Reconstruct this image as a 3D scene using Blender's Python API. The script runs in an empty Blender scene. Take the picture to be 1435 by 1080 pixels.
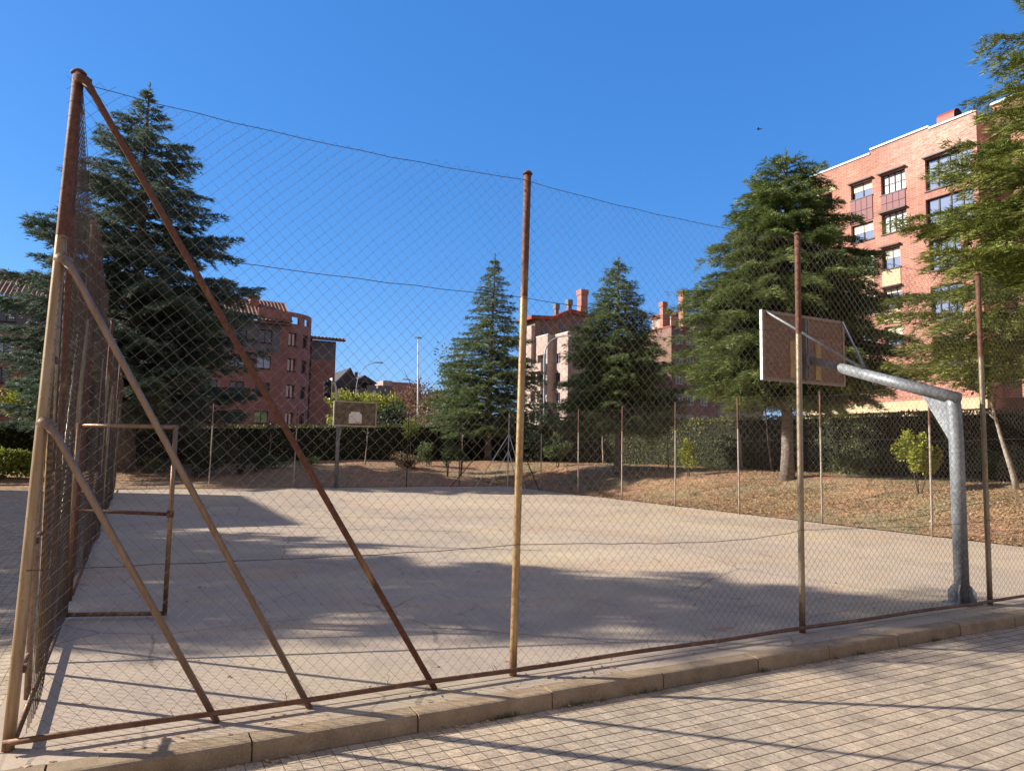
import bpy, math, random
import numpy as np
from mathutils import Vector, Matrix
R_ = math.radians
rng = np.random.default_rng(11)
random.seed(5)
scene = bpy.context.scene
COL = scene.collection

# ------------------------------------------------------------------ helpers
def link(o, parent=None):
    COL.objects.link(o)
    if parent is not None: o.parent = parent
    return o
def tag(o, label=None, cat=None, group=None, kind=None):
    if label: o['label'] = label
    if cat: o['category'] = cat
    if group: o['group'] = group
    if kind: o['kind'] = kind
    return o
def empty(name, label, cat, group=None, loc=(0, 0, 0)):
    o = bpy.data.objects.new(name, None); o.empty_display_size = .2; o.location = loc
    link(o); return tag(o, label, cat, group)
def copy_tree(o, parent=None):
    c = o.copy(); COL.objects.link(c); c.parent = parent
    for ch in [x for x in bpy.data.objects if x.parent == o]: copy_tree(ch, c)
    return c

class MB:
    """collects geometry, builds ONE mesh object"""
    def __init__(s): s.v = []; s.f = []; s.n = 0; s.mi = []
    def add(s, verts, faces, m=0):
        s.v.extend([tuple(p) for p in verts]); s.f.extend([tuple(i + s.n for i in f) for f in faces]); s.mi.extend([m] * len(faces)); s.n += len(verts)
    def box(s, a, b, m=0):
        x0, y0, z0 = [min(a[i], b[i]) for i in range(3)]; x1, y1, z1 = [max(a[i], b[i]) for i in range(3)]
        s.add([(x0,y0,z0),(x1,y0,z0),(x1,y1,z0),(x0,y1,z0),(x0,y0,z1),(x1,y0,z1),(x1,y1,z1),(x0,y1,z1)],
              [(0,3,2,1),(4,5,6,7),(0,1,5,4),(1,2,6,5),(2,3,7,6),(3,0,4,7)], m)
    def prism(s, pts, z0, z1, m=0):
        n = len(pts); s.add([(p[0], p[1], z0) for p in pts] + [(p[0], p[1], z1) for p in pts],
              [tuple(range(n))[::-1], tuple(range(n, 2 * n))] + [(i, (i + 1) % n, n + (i + 1) % n, n + i) for i in range(n)], m)
    def tube(s, pts, radii, k=8, cap=True, m=0):
        pts = [Vector(p) for p in pts]
        if not hasattr(radii, '__len__'): radii = [radii] * len(pts)
        base = s.n; vs = []; fs = []
        prev = None
        for i, p in enumerate(pts):
            t = (pts[min(i + 1, len(pts) - 1)] - pts[max(i - 1, 0)]).normalized()
            if prev is None:
                a = Vector((0, 0, 1)) if abs(t.z) < .9 else Vector((1, 0, 0))
                x = t.cross(a).normalized()
            else: x = (prev - t * prev.dot(t)).normalized()
            prev = x; y = t.cross(x)
            for j in range(k):
                an = 2 * math.pi * j / k
                vs.append(p + (x * math.cos(an) + y * math.sin(an)) * radii[i])
        for i in range(len(pts) - 1):
            for j in range(k):
                fs.append((i*k+j, i*k+(j+1)%k, (i+1)*k+(j+1)%k, (i+1)*k+j))
        if cap: fs.append(tuple(range(k))[::-1]); fs.append(tuple(range((len(pts)-1)*k, len(pts)*k)))
        s.add(vs, fs, m)
    def build(s, name, mats, parent=None, smooth=False):
        me = bpy.data.meshes.new(name); me.from_pydata(s.v, [], s.f)
        if not isinstance(mats, (list, tuple)): mats = [mats]
        for m in mats: me.materials.append(m)
        if len(mats) > 1: me.polygons.foreach_set('material_index', s.mi)
        if smooth:
            me.polygons.foreach_set('use_smooth', [len(f) == 4 for f in s.f])
        me.update()
        return link(bpy.data.objects.new(name, me), parent)

def np_mesh(name, V, F, mat, parent=None, mi=None, mats=None):
    """V (n,3), F (m,k) same-size faces"""
    me = bpy.data.meshes.new(name)
    V = np.asarray(V, np.float32); F = np.asarray(F, np.int32); k = F.shape[1]
    me.vertices.add(len(V)); me.vertices.foreach_set('co', V.ravel())
    me.loops.add(F.size); me.loops.foreach_set('vertex_index', F.ravel())
    me.polygons.add(len(F)); me.polygons.foreach_set('loop_start', np.arange(0, F.size, k, dtype=np.int32))
    me.polygons.foreach_set('loop_total', np.full(len(F), k, np.int32))
    for m in (mats or [mat]): me.materials.append(m)
    if mi is not None: me.polygons.foreach_set('material_index', np.asarray(mi, np.int32))
    me.update(calc_edges=True)
    return link(bpy.data.objects.new(name, me), parent)

def unit(a): return a / np.maximum(np.linalg.norm(a, axis=-1, keepdims=True), 1e-9)

# ------------------------------------------------------------------ materials
def new_mat(name):
    m = bpy.data.materials.new(name); m.use_nodes = True
    nt = m.node_tree; b = nt.nodes['Principled BSDF']; b.inputs['Roughness'].default_value = .8
    b.inputs['Specular IOR Level'].default_value = .3
    return m, nt, b
def N(nt, t, **kw):
    n = nt.nodes.new(t)
    for k, v in kw.items():
        if k in n.inputs.keys(): n.inputs[k].default_value = v
        else: setattr(n, k, v)
    return n
def ramp(nt, fac, stops, interp='LINEAR'):
    r = nt.nodes.new('ShaderNodeValToRGB'); r.color_ramp.interpolation = interp
    el = r.color_ramp.elements
    while len(el) < len(stops): el.new(.5)
    for e, (p, c) in zip(el, stops): e.position = p; e.color = (c[0], c[1], c[2], 1) if hasattr(c, '__len__') else (c, c, c, 1)
    if fac is not None: nt.links.new(fac, r.inputs[0])
    return r.outputs[0]
def mix(nt, fac, a, b, mode='MIX'):
    n = nt.nodes.new('ShaderNodeMix'); n.data_type = 'RGBA'; n.blend_type = mode
    for i, v in ((0, fac), (6, a), (7, b)):
        if isinstance(v, (int, float)): n.inputs[i].default_value = v
        elif isinstance(v, (tuple, list)): n.inputs[i].default_value = (*v[:3], 1)
        else: nt.links.new(v, n.inputs[i])
    return n.outputs[2]
def noise(nt, vec, scale, detail=4, rough=.6, dist=0):
    n = N(nt, 'ShaderNodeTexNoise', Scale=scale, Detail=detail, Roughness=rough, Distortion=dist)
    if vec is not None: nt.links.new(vec, n.inputs['Vector'])
    return n.outputs['Fac']
def coords(nt, scale=(1, 1, 1), rot=(0, 0, 0), loc=(0, 0, 0), kind='Object'):
    tc = nt.nodes.new('ShaderNodeTexCoord'); mp = nt.nodes.new('ShaderNodeMapping')
    mp.inputs['Scale'].default_value = scale; mp.inputs['Rotation'].default_value = rot; mp.inputs['Location'].default_value = loc
    nt.links.new(tc.outputs[kind], mp.inputs[0]); return mp.outputs[0]
def bump(nt, b, h, strength=.3, dist=.02):
    n = N(nt, 'ShaderNodeBump', Strength=strength, Distance=dist); nt.links.new(h, n.inputs['Height']); nt.links.new(n.outputs[0], b.inputs['Normal'])
def math_(nt, op, a, b=0.):
    n = nt.nodes.new('ShaderNodeMath'); n.operation = op
    for i, v in enumerate((a, b)):
        if isinstance(v, (int, float)): n.inputs[i].default_value = v
        else: nt.links.new(v, n.inputs[i])
    return n.outputs[0]

def plain(name, c, rough=.7, metal=0, var=.25, sc=3., spec=.3):
    m, nt, b = new_mat(name); v = coords(nt)
    f = noise(nt, v, sc, 5, .65)
    col = ramp(nt, f, [(.3, [x * (1 - var) for x in c]), (.7, [min(1, x * (1 + var)) for x in c])])
    nt.links.new(col, b.inputs['Base Color']); b.inputs['Roughness'].default_value = rough; b.inputs['Metallic'].default_value = metal
    b.inputs['Specular IOR Level'].default_value = spec
    return m

def leaf_mat(name, cols, transl=.25, rough=.6, sc=1.1):
    m, nt, b = new_mat(name)
    g = nt.nodes.new('ShaderNodeNewGeometry'); v = coords(nt)
    f = noise(nt, v, sc, 3, .6)
    f2 = math_(nt, 'ADD', math_(nt, 'MULTIPLY', f, .75), math_(nt, 'MULTIPLY', g.outputs['Random Per Island'], .4))
    n = len(cols); col = ramp(nt, f2, [(.32 + .5 * i / (n - 1), c) for i, c in enumerate(cols)])
    nt.links.new(col, b.inputs['Base Color']); b.inputs['Roughness'].default_value = rough
    b.inputs['Specular IOR Level'].default_value = .25
    tr = nt.nodes.new('ShaderNodeBsdfTranslucent'); nt.links.new(col, tr.inputs[0])
    mx = nt.nodes.new('ShaderNodeMixShader'); mx.inputs[0].default_value = transl
    out = nt.nodes['Material Output']
    nt.links.new(b.outputs[0], mx.inputs[1]); nt.links.new(tr.outputs[0], mx.inputs[2]); nt.links.new(mx.outputs[0], out.inputs[0])
    return m

def brick_mat(name, c1, c2, mortar, sc=1., axis='x', patch=None):
    m, nt, b = new_mat(name)
    # facade running along x uses (x,z); along y uses (y,z)
    tc = nt.nodes.new('ShaderNodeTexCoord'); sp = nt.nodes.new('ShaderNodeSeparateXYZ'); cb = nt.nodes.new('ShaderNodeCombineXYZ')
    nt.links.new(tc.outputs['Object'], sp.inputs[0])
    s = math_(nt, 'ADD', sp.outputs[0], sp.outputs[1])
    nt.links.new(s, cb.inputs[0]); nt.links.new(sp.outputs[2], cb.inputs[1])
    br = N(nt, 'ShaderNodeTexBrick', Scale=1.0)
    br.inputs['Color1'].default_value = (*c1, 1); br.inputs['Color2'].default_value = (*c2, 1); br.inputs['Mortar'].default_value = (*mortar, 1)
    br.inputs['Brick Width'].default_value = .26 * sc; br.inputs['Row Height'].default_value = .075 * sc; br.inputs['Mortar Size'].default_value = .009 * sc
    br.inputs['Mortar Smooth'].default_value = .2
    nt.links.new(cb.outputs[0], br.inputs['Vector'])
    v = coords(nt); f = noise(nt, v, .5, 6, .65); f3 = noise(nt, coords(nt, (1, 1, .25)), 2.2, 4, .6)
    col = mix(nt, 1., br.outputs['Color'], ramp(nt, f, [(.3, (.8, .78, .78)), (.7, (1.1, 1.1, 1.08))]), 'MULTIPLY')
    col = mix(nt, 1., col, ramp(nt, f3, [(.3, (.86, .86, .86)), (.6, (1.05, 1.04, 1.03))]), 'MULTIPLY')
    if patch:
        pc, pr, pcol = patch
        dx = N(nt, 'ShaderNodeVectorMath', operation='DISTANCE'); nt.links.new(coords(nt, (1, .55, 1)), dx.inputs[0]); dx.inputs[1].default_value = (pc[0], pc[1] * .55, pc[2])
        pf = noise(nt, coords(nt, (1, 1, 3.)), 2.6, 8, .8, .4)
        k = math_(nt, 'MULTIPLY', ramp(nt, math_(nt, 'DIVIDE', dx.outputs['Value'], pr), [(.3, 1.), (1., 0.)]), ramp(nt, pf, [(.42, 0.), (.6, 1.)]))
        col = mix(nt, math_(nt, 'MULTIPLY', k, .5), col, pcol)
    nt.links.new(col, b.inputs['Base Color']); b.inputs['Roughness'].default_value = .9
    row = noise(nt, coords(nt, (.6, .6, 7.)), 1.6, 3, .7)
    col = mix(nt, 1., col, ramp(nt, row, [(.35, (.86, .84, .83)), (.65, (1.1, 1.1, 1.1))]), 'MULTIPLY'); nt.links.new(col, b.inputs['Base Color'])
    bump(nt, b, br.outputs['Fac'], -.25, .01)
    return m

def foliage_colors(*c): return [tuple(x) for x in c]

M = {}
# court concrete -------------------------------------------------
def mk_court():
    m, nt, b = new_mat('court_concrete'); v = coords(nt)
    big = noise(nt, v, .28, 6, .62, .4); mid = noise(nt, v, 1.9, 6, .7); fine = noise(nt, v, 55, 4, .7)
    col = ramp(nt, big, [(.25, (.405, .325, .255)), (.5, (.465, .375, .29)), (.75, (.51, .41, .305))])
    col = mix(nt, 1., col, ramp(nt, mid, [(.3, (.84, .84, .85)), (.65, (1.07, 1.05, 1.02))]), 'MULTIPLY')
    col = mix(nt, 1., col, ramp(nt, fine, [(.3, (.84, .84, .84)), (.7, (1.12, 1.12, 1.1))]), 'MULTIPLY')
    # orange dust stains
    st = noise(nt, coords(nt, (.5, 1.0, 1), loc=(3, 1, 0)), .45, 5, .7, .8)
    col = mix(nt, ramp(nt, st, [(.53, 0.), (.72, .6)]), col, (.52, .30, .13))
    st2 = noise(nt, coords(nt, (.7, 1.6, 1), rot=(0, 0, .4), loc=(7, 2, 0)), 1.1, 6, .75, 1.2)
    col = mix(nt, ramp(nt, st2, [(.62, 0.), (.68, .55)]), col, (.30, .14, .07))
    yl = noise(nt, coords(nt, loc=(-2, 5, 0)), .3, 4, .6); col = mix(nt, ramp(nt, yl, [(.5, 0.), (.66, .45)]), col, (.56, .46, .27))
    # worn pour seams every 4 m
    sx = nt.nodes.new('ShaderNodeSeparateXYZ'); nt.links.new(v, sx.inputs[0])
    wob = math_(nt, 'MULTIPLY', math_(nt, 'SUBTRACT', noise(nt, v, 1.2, 4), .5), .05)
    sm = math_(nt, 'MINIMUM', math_(nt, 'PINGPONG', math_(nt, 'ADD', sx.outputs[0], wob), 2.08), math_(nt, 'PINGPONG', math_(nt, 'ADD', math_(nt, 'ADD', sx.outputs[1], wob), 1.1), 2.16))
    seam = math_(nt, 'MULTIPLY', math_(nt, 'LESS_THAN', sm, .011), ramp(nt, noise(nt, v, .8, 3), [(.4, .15), (.55, .9)]))
    pat = N(nt, 'ShaderNodeTexVoronoi', Scale=.35); nt.links.new(coords(nt, (1, .8, 1)), pat.inputs['Vector']); ps = N(nt, 'ShaderNodeSeparateColor'); nt.links.new(pat.outputs['Color'], ps.inputs[0])
    col = mix(nt, .35, col, mix(nt, 1., col, ramp(nt, ps.outputs[0], [(0., (.82, .82, .84)), (1., (1.15, 1.13, 1.1))]), 'MULTIPLY'))
    # cracks
    dv = nt.nodes.new('ShaderNodeMix'); dv.data_type = 'VECTOR'; dv.inputs[0].default_value = .22
    nn = N(nt, 'ShaderNodeTexNoise', Scale=1.3, Detail=5.); nt.links.new(v, nn.inputs['Vector'])
    nt.links.new(v, dv.inputs[4]); nt.links.new(nn.outputs['Color'], dv.inputs[5])
    vo = N(nt, 'ShaderNodeTexVoronoi', feature='DISTANCE_TO_EDGE', Scale=.33); nt.links.new(dv.outputs[1], vo.inputs['Vector'])
    vo2 = N(nt, 'ShaderNodeTexVoronoi', feature='DISTANCE_TO_EDGE', Scale=.95); nt.links.new(dv.outputs[1], vo2.inputs['Vector'])
    k1 = math_(nt, 'LESS_THAN', vo.outputs['Distance'], .0035)
    k2 = math_(nt, 'MULTIPLY', math_(nt, 'LESS_THAN', vo2.outputs['Distance'], .007), ramp(nt, noise(nt, v, .6, 3), [(.54, 0.), (.6, 1.)]))
    k1 = math_(nt, 'MULTIPLY', k1, ramp(nt, noise(nt, v, .35, 3), [(.42, 0.), (.5, 1.)]))
    k = math_(nt, 'MAXIMUM', math_(nt, 'MAXIMUM', k1, k2), math_(nt, 'MULTIPLY', seam, .6))
    col = mix(nt, math_(nt, 'MULTIPLY', k, .5), col, (.14, .105, .08))
    nt.links.new(col, b.inputs['Base Color']); b.inputs['Roughness'].default_value = .92
    bump(nt, b, math_(nt, 'ADD', math_(nt, 'ADD', math_(nt, 'MULTIPLY', fine, .3), math_(nt, 'MULTIPLY', mid, .5)), math_(nt, 'MULTIPLY', k, -1.)), .45, .01)
    return m
M['court'] = mk_court()

def mk_pavers():
    m, nt, b = new_mat('pavers'); v = coords(nt)
    wob = noise(nt, v, .9, 3)
    wv = nt.nodes.new('ShaderNodeMix'); wv.data_type = 'VECTOR'; wv.inputs[0].default_value = .03
    nn = N(nt, 'ShaderNodeTexNoise', Scale=.8, Detail=2.); nt.links.new(v, nn.inputs['Vector']); nt.links.new(v, wv.inputs[4]); nt.links.new(nn.outputs['Color'], wv.inputs[5])
    br = N(nt, 'ShaderNodeTexBrick', Scale=1.); br.offset = 0.; br.offset_frequency = 1
    br.inputs['Brick Width'].default_value = .102; br.inputs['Row Height'].default_value = .112; br.inputs['Mortar Size'].default_value = .0022; br.inputs['Mortar Smooth'].default_value = .3
    br.inputs['Color1'].default_value = (.47, .38, .285, 1); br.inputs['Color2'].default_value = (.56, .46, .35, 1); br.inputs['Mortar'].default_value = (.1, .066, .045, 1)
    br.inputs['Bias'].default_value = .1
    nt.links.new(wv.outputs[1], br.inputs['Vector'])
    big = noise(nt, v, .5, 5, .6); fine = noise(nt, v, 48, 6, .85); mid = noise(nt, v, 6, 5, .7)
    col = mix(nt, 1., br.outputs['Color'], ramp(nt, big, [(.3, (.86, .87, .88)), (.7, (1.15, 1.1, 1.04))]), 'MULTIPLY')
    col = mix(nt, 1., col, ramp(nt, fine, [(.34, (.66, .65, .63)), (.66, (1.22, 1.22, 1.2))]), 'MULTIPLY')
    col = mix(nt, 1., col, ramp(nt, mid, [(.3, (.78, .78, .78)), (.62, (1.08, 1.07, 1.05))]), 'MULTIPLY')
    nt.links.new(col, b.inputs['Base Color']); b.inputs['Roughness'].default_value = .9
    dirt = noise(nt, v, 1.4, 8, .75, .6); col = mix(nt, ramp(nt, dirt, [(.54, 0.), (.68, .5)]), col, (.19, .14, .10))
    w2 = N(nt, 'ShaderNodeTexWhiteNoise'); sn = N(nt, 'ShaderNodeVectorMath', operation='SNAP'); nt.links.new(wv.outputs[1], sn.inputs[0]); sn.inputs[1].default_value = (.102, .112, 10.); nt.links.new(sn.outputs[0], w2.inputs['Vector'])
    col = mix(nt, 1., col, ramp(nt, w2.outputs['Value'], [(0., (.86, .85, .84)), (.5, (1., 1., 1.)), (1., (1.09, 1.07, 1.04))]), 'MULTIPLY')
    nt.links.new(col, b.inputs['Base Color'])
    sy = nt.nodes.new('ShaderNodeSeparateXYZ'); nt.links.new(wv.outputs[1], sy.inputs[0])
    rowd = math_(nt, 'PINGPONG', sy.outputs[1], .056); rowl = ramp(nt, math_(nt, 'ADD', rowd, math_(nt, 'MULTIPLY', mid, .004)), [(.0035, 1.), (.0085, 0.)])
    col = mix(nt, math_(nt, 'MULTIPLY', rowl, .85), col, (.105, .062, .038))
    nt.links.new(col, b.inputs['Base Color'])
    h = math_(nt, 'ADD', math_(nt, 'MULTIPLY', math_(nt, 'MAXIMUM', br.outputs['Fac'], rowl), -1.), math_(nt, 'MULTIPLY', fine, .3))
    bump(nt, b, h, .7, .012)
    return m
M['pavers'] = mk_pavers()

def mk_kerb():
    m, nt, b = new_mat('kerb_stone'); v = coords(nt)
    g = nt.nodes.new('ShaderNodeNewGeometry')
    f = noise(nt, v, 5, 6, .7); fine = noise(nt, v, 80, 4, .7); big = noise(nt, v, .9, 3)
    col = ramp(nt, f, [(.3, (.26, .18, .11)), (.7, (.43, .325, .205))])
    col = mix(nt, 1., col, ramp(nt, g.outputs['Random Per Island'], [(0., (.85, .85, .85)), (1., (1.12, 1.1, 1.08))]), 'MULTIPLY')
    col = mix(nt, 1., col, ramp(nt, fine, [(.3, (.8, .8, .8)), (.7, (1.12, 1.12, 1.12))]), 'MULTIPLY')
    nt.links.new(col, b.inputs['Base Color']); b.inputs['Roughness'].default_value = .9; bump(nt, b, math_(nt, 'ADD', f, math_(nt, 'MULTIPLY', fine, .4)), .4, .01)
    return m
M['kerb'] = mk_kerb()

def mk_soil():
    m, nt, b = new_mat('soil'); v = coords(nt)
    big = noise(nt, v, .22, 5, .6, .3); mid = noise(nt, v, 1.5, 6, .7)
    vo = N(nt, 'ShaderNodeTexVoronoi', Scale=16.); nt.links.new(v, vo.inputs['Vector'])
    vd = N(nt, 'ShaderNodeSeparateColor'); nt.links.new(vo.outputs['Color'], vd.inputs[0])
    col = ramp(nt, big, [(.32, (.29, .22, .13)), (.46, (.35, .235, .15)), (.6, (.37, .215, .145)), (.76, (.38, .29, .20))])
    gp = noise(nt, coords(nt, loc=(4.2, 1.3, 0)), .3, 5, .65, .5); col = mix(nt, ramp(nt, gp, [(.5, 0.), (.6, .8)]), col, (.26, .235, .15))
    leaf = ramp(nt, vd.outputs[0], [(0., (.55, .5, .45)), (.5, (.95, .9, .85)), (1., (1.45, 1.3, 1.1))])
    col = mix(nt, 1., col, leaf, 'MULTIPLY')
    col = mix(nt, 1., col, ramp(nt, mid, [(.3, (.75, .78, .8)), (.7, (1.2, 1.15, 1.05))]), 'MULTIPLY')
    nt.links.new(col, b.inputs['Base Color']); b.inputs['Roughness'].default_value = .95
    bump(nt, b, math_(nt, 'ADD', math_(nt, 'MULTIPLY', vo.outputs['Distance'], .8), mid), .8, .04)
    return m
M['soil'] = mk_soil()
M['asphalt'] = plain('asphalt', (.055, .055, .057), .9)
M['edge'] = plain('court_edge_dirt', (.2, .13, .09), .95, sc=8)

def mk_post(name, low, streak, zt=3.1, rusty=.35):
    """painted steel tube: rust above zt, paint with rust specks below"""
    m, nt, b = new_mat(name); v = coords(nt)
    tc = nt.nodes.new('ShaderNodeTexCoord'); sp = nt.nodes.new('ShaderNodeSeparateXYZ'); nt.links.new(tc.outputs['Object'], sp.inputs[0])
    f = noise(nt, coords(nt, (1, 1, .12)), 22, 5, .7); f2 = noise(nt, v, 30, 5, .75); g = noise(nt, coords(nt, (1, 1, .3)), 4, 4)
    paint = ramp(nt, f, [(.3, streak), (.62, low)])
    paint = mix(nt, ramp(nt, f2, [(.6, 0.), (.68, 1.)]), paint, (.16, .07, .03))
    rust = ramp(nt, f2, [(.25, (.05, .018, .010)), (.5, (.115, .04, .019)), (.75, (.22, .095, .04))])
    rust = mix(nt, ramp(nt, g, [(.6, 0.), (.72, .8)]), rust, (.42, .25, .12))
    zz = math_(nt, 'ADD', sp.outputs[2], math_(nt, 'MULTIPLY', f2, .05))
    base = math_(nt, 'GREATER_THAN', zz, zt)
    foot = ramp(nt, math_(nt, 'ADD', sp.outputs[2], math_(nt, 'MULTIPLY', f2, .3)), [(.12, .85), (.4, 0.)])
    k = math_(nt, 'MAXIMUM', base, math_(nt, 'MULTIPLY', foot, ramp(nt, g, [(.4, 0.), (.55, 1.)])))
    nt.links.new(mix(nt, k, paint, rust), b.inputs['Base Color']); nt.links.new(ramp(nt, math_(nt, 'ADD', k, math_(nt, 'MULTIPLY', f, .4)), [(.1, .38), (.9, .75)]), b.inputs['Roughness']); b.inputs['Specular IOR Level'].default_value = .6; nt.links.new(ramp(nt, k, [(.2, .55), (.8, 0.)]), b.inputs['Metallic'])
    bump(nt, b, f2, .3, .004)
    return m
M['post'] = mk_post('post_ochre', (.50, .36, .18), (.32, .17, .06))
M['post_corner'] = mk_post('post_corner', (.40, .30, .19), (.26, .16, .085))
M['post_grey'] = mk_post('post_grey_paint', (.34, .28, .19), (.22, .16, .10))
M['post_far'] = mk_post('post_far', (.52, .46, .40), (.34, .24, .17), 2.55)
M['brace'] = mk_post('brace_paint', (.29, .215, .165), (.21, .14, .10), 9.)
M['rust'] = mk_post('rusted_tube', (.3, .12, .05), (.2, .08, .035), -1.)
M['rail'] = mk_post('bottom_rail_rust', (.27, .15, .075), (.15, .065, .03), 9.)
M['gate_rust'] = mk_post('gate_paint', (.34, .22, .12), (.2, .09, .045), 9.)

def mk_wire():
    m, nt, b = new_mat('mesh_wire'); v = coords(nt); f = noise(nt, v, 2.2, 4, .7)
    nt.links.new(ramp(nt, f, [(.35, (.115, .10, .09)), (.6, (.06, .042, .03))]), b.inputs['Base Color'])
    b.inputs['Metallic'].default_value = .1; b.inputs['Roughness'].default_value = .5
    return m
M['wire'] = mk_wire()
M['wire_rust'] = plain('rusty_wire', (.12, .085, .06), .6, var=.5, sc=4)
def mk_galv():
    m, nt, b = new_mat('galvanised'); v = coords(nt)
    vo = N(nt, 'ShaderNodeTexVoronoi', Scale=42.); nt.links.new(v, vo.inputs['Vector'])
    sc = N(nt, 'ShaderNodeSeparateColor'); nt.links.new(vo.outputs['Color'], sc.inputs[0])
    f = noise(nt, v, 3.5, 5, .7)
    c = ramp(nt, sc.outputs[0], [(0., (.21, .225, .24)), (.6, (.26, .28, .295)), (1., (.34, .36, .37))])
    c = mix(nt, 1., c, ramp(nt, f, [(.3, (.66, .66, .68)), (.65, (1.15, 1.15, 1.14))]), 'MULTIPLY')
    nt.links.new(c, b.inputs['Base Color']); b.inputs['Metallic'].default_value = .35; b.inputs['Roughness'].default_value = .5
    return m
M['galv'] = mk_galv()
def mk_ply():
    m, nt, b = new_mat('weathered_plywood'); f = noise(nt, coords(nt, (1, 1, 4.)), 6, 6, .75, .5); g = noise(nt, coords(nt), 30, 4, .8)
    c = ramp(nt, f, [(.3, (.17, .085, .055)), (.5, (.25, .14, .09)), (.7, (.32, .21, .13))])
    c = mix(nt, 1., c, ramp(nt, g, [(.35, (.7, .7, .7)), (.65, (1.2, 1.2, 1.2))]), 'MULTIPLY')
    nt.links.new(c, b.inputs['Base Color']); b.inputs['Roughness'].default_value = .8
    return m
M['ply'] = mk_ply()
M['ply_dark'] = plain('stained_board', (.15, .115, .075), .8, var=.6, sc=5)
M['board_pale'] = plain('pale_board_frame', (.45, .39, .32), .7)
M['ply_lath'] = plain('board_lath', (.42, .29, .12), .8, var=.3, sc=7)
M['board_frame'] = plain('board_frame_paint', (.30, .21, .16), .6, var=.25, sc=9)
M['white_edge'] = plain('white_paint', (.78, .76, .72), .5, var=.08)
M['red_rim'] = plain('rim_paint', (.45, .08, .04), .5)
M['bark'] = plain('bark', (.19, .155, .135), .95, var=.6, sc=12)
M['bark_pale'] = plain('bark_pale', (.36, .31, .25), .9, var=.35, sc=7)
M['bark_dark'] = plain('bark_dark', (.07, .05, .04), .95, var=.4, sc=7)
M['twig'] = plain('twig', (.11, .08, .06), .95, var=.3)
M['cedar_blue'] = leaf_mat('cedar_blue', foliage_colors((.055, .085, .058), (.13, .18, .125), (.25, .30, .21)))
M['cedar_mid'] = leaf_mat('cedar_mid', foliage_colors((.05, .085, .03), (.13, .185, .065), (.25, .30, .12)))
M['cedar_green'] = leaf_mat('cedar_green', foliage_colors((.055, .085, .026), (.14, .19, .055), (.27, .31, .10)))
M['cedar_olive'] = leaf_mat('cedar_olive', foliage_colors((.065, .09, .022), (.18, .21, .045), (.32, .34, .085)))
M['hedge'] = leaf_mat('hedge_leaf', foliage_colors((.045, .055, .016), (.12, .13, .036), (.24, .23, .075)), .15, sc=.8)
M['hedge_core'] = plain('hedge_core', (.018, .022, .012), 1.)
M['yellow_leaf'] = leaf_mat('yellow_leaf', foliage_colors((.16, .2, .03), (.34, .36, .05), (.48, .46, .08)))
M['lime_leaf'] = leaf_mat('lime_leaf', foliage_colors((.10, .15, .025), (.22, .27, .045), (.33, .36, .07)))
M['shrub_leaf'] = leaf_mat('shrub_leaf', foliage_colors((.05, .08, .03), (.1, .14, .05), (.16, .2, .07)))
M['dark_leaf'] = leaf_mat('dark_leaf', foliage_colors((.03, .045, .022), (.05, .075, .035), (.08, .1, .045)))
M['dry_leaf'] = leaf_mat('dry_leaf', foliage_colors((.16, .11, .06), (.26, .2, .11), (.33, .27, .16)))
M['red_leaf'] = leaf_mat('red_leaf', foliage_colors((.18, .08, .055), (.30, .16, .11), (.38, .24, .17)))
M['willow_leaf'] = leaf_mat('willow_leaf', foliage_colors((.10, .14, .075), (.17, .22, .12), (.26, .30, .18)))
M['fallen'] = leaf_mat('fallen_leaf', foliage_colors((.22, .11, .05), (.38, .23, .11), (.52, .38, .20), (.32, .16, .09)), .05, sc=3)
M['brickA'] = brick_mat('brick_dark_red', (.34, .15, .12), (.41, .185, .145), (.37, .21, .17))
M['brickF'] = brick_mat('brick_orange', (.36, .15, .11), (.46, .21, .155), (.52, .34, .27), 1.9, patch=((52.4, 25.2, 25.4), 3.4, (.78, .66, .56)))
M['brickD'] = brick_mat('brick_pink', (.42, .32, .275), (.49, .375, .32), (.47, .38, .34))
M['brickD2'] = brick_mat('brick_brown', (.22, .13, .10), (.27, .16, .125), (.26, .19, .16))
M['cream'] = plain('cream_render', (.62, .46, .28), .85, var=.12)
M['grey_render'] = plain('grey_render', (.18, .16, .165), .85, var=.1)
M['slate'] = plain('dark_slate', (.06, .052, .055), .7, var=.25, sc=2)
M['greystone'] = plain('grey_wall', (.19, .175, .175), .85, var=.12)
def mk_tile():
    m, nt, b = new_mat('clay_tile'); v = coords(nt); g = noise(nt, v, 3., 5, .7)
    br = N(nt, 'ShaderNodeTexBrick', Scale=1.); br.offset = 0.
    br.inputs['Brick Width'].default_value = .42; br.inputs['Row Height'].default_value = .4; br.inputs['Mortar Size'].default_value = .012
    br.inputs['Color1'].default_value = (.17, .085, .06, 1); br.inputs['Color2'].default_value = (.29, .165, .115, 1); br.inputs['Mortar'].default_value = (.12, .05, .03, 1)
    nt.links.new(v, br.inputs['Vector'])
    c = mix(nt, 1., br.outputs['Color'], ramp(nt, g, [(.3, (.7, .7, .7)), (.7, (1.2, 1.15, 1.1))]), 'MULTIPLY')
    nt.links.new(c, b.inputs['Base Color']); return m
M['tile'] = mk_tile()
M['frame_dark'] = plain('window_frame_dark', (.06, .035, .03), .5, var=.1)
M['frame_white'] = plain('window_frame_white', (.6, .6, .6), .5, var=.1)
M['blind'] = plain('roller_blind', (.72, .66, .52), .7, var=.06)
M['maroon'] = plain('maroon_panel', (.17, .045, .05), .5, var=.1)
M['copper'] = plain('red_metal', (.30, .06, .035), .5, var=.12)
M['black'] = plain('black_plastic', (.02, .02, .022), .5)
M['interior'] = plain('dark_interior', (.03, .025, .025), .9)
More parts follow.
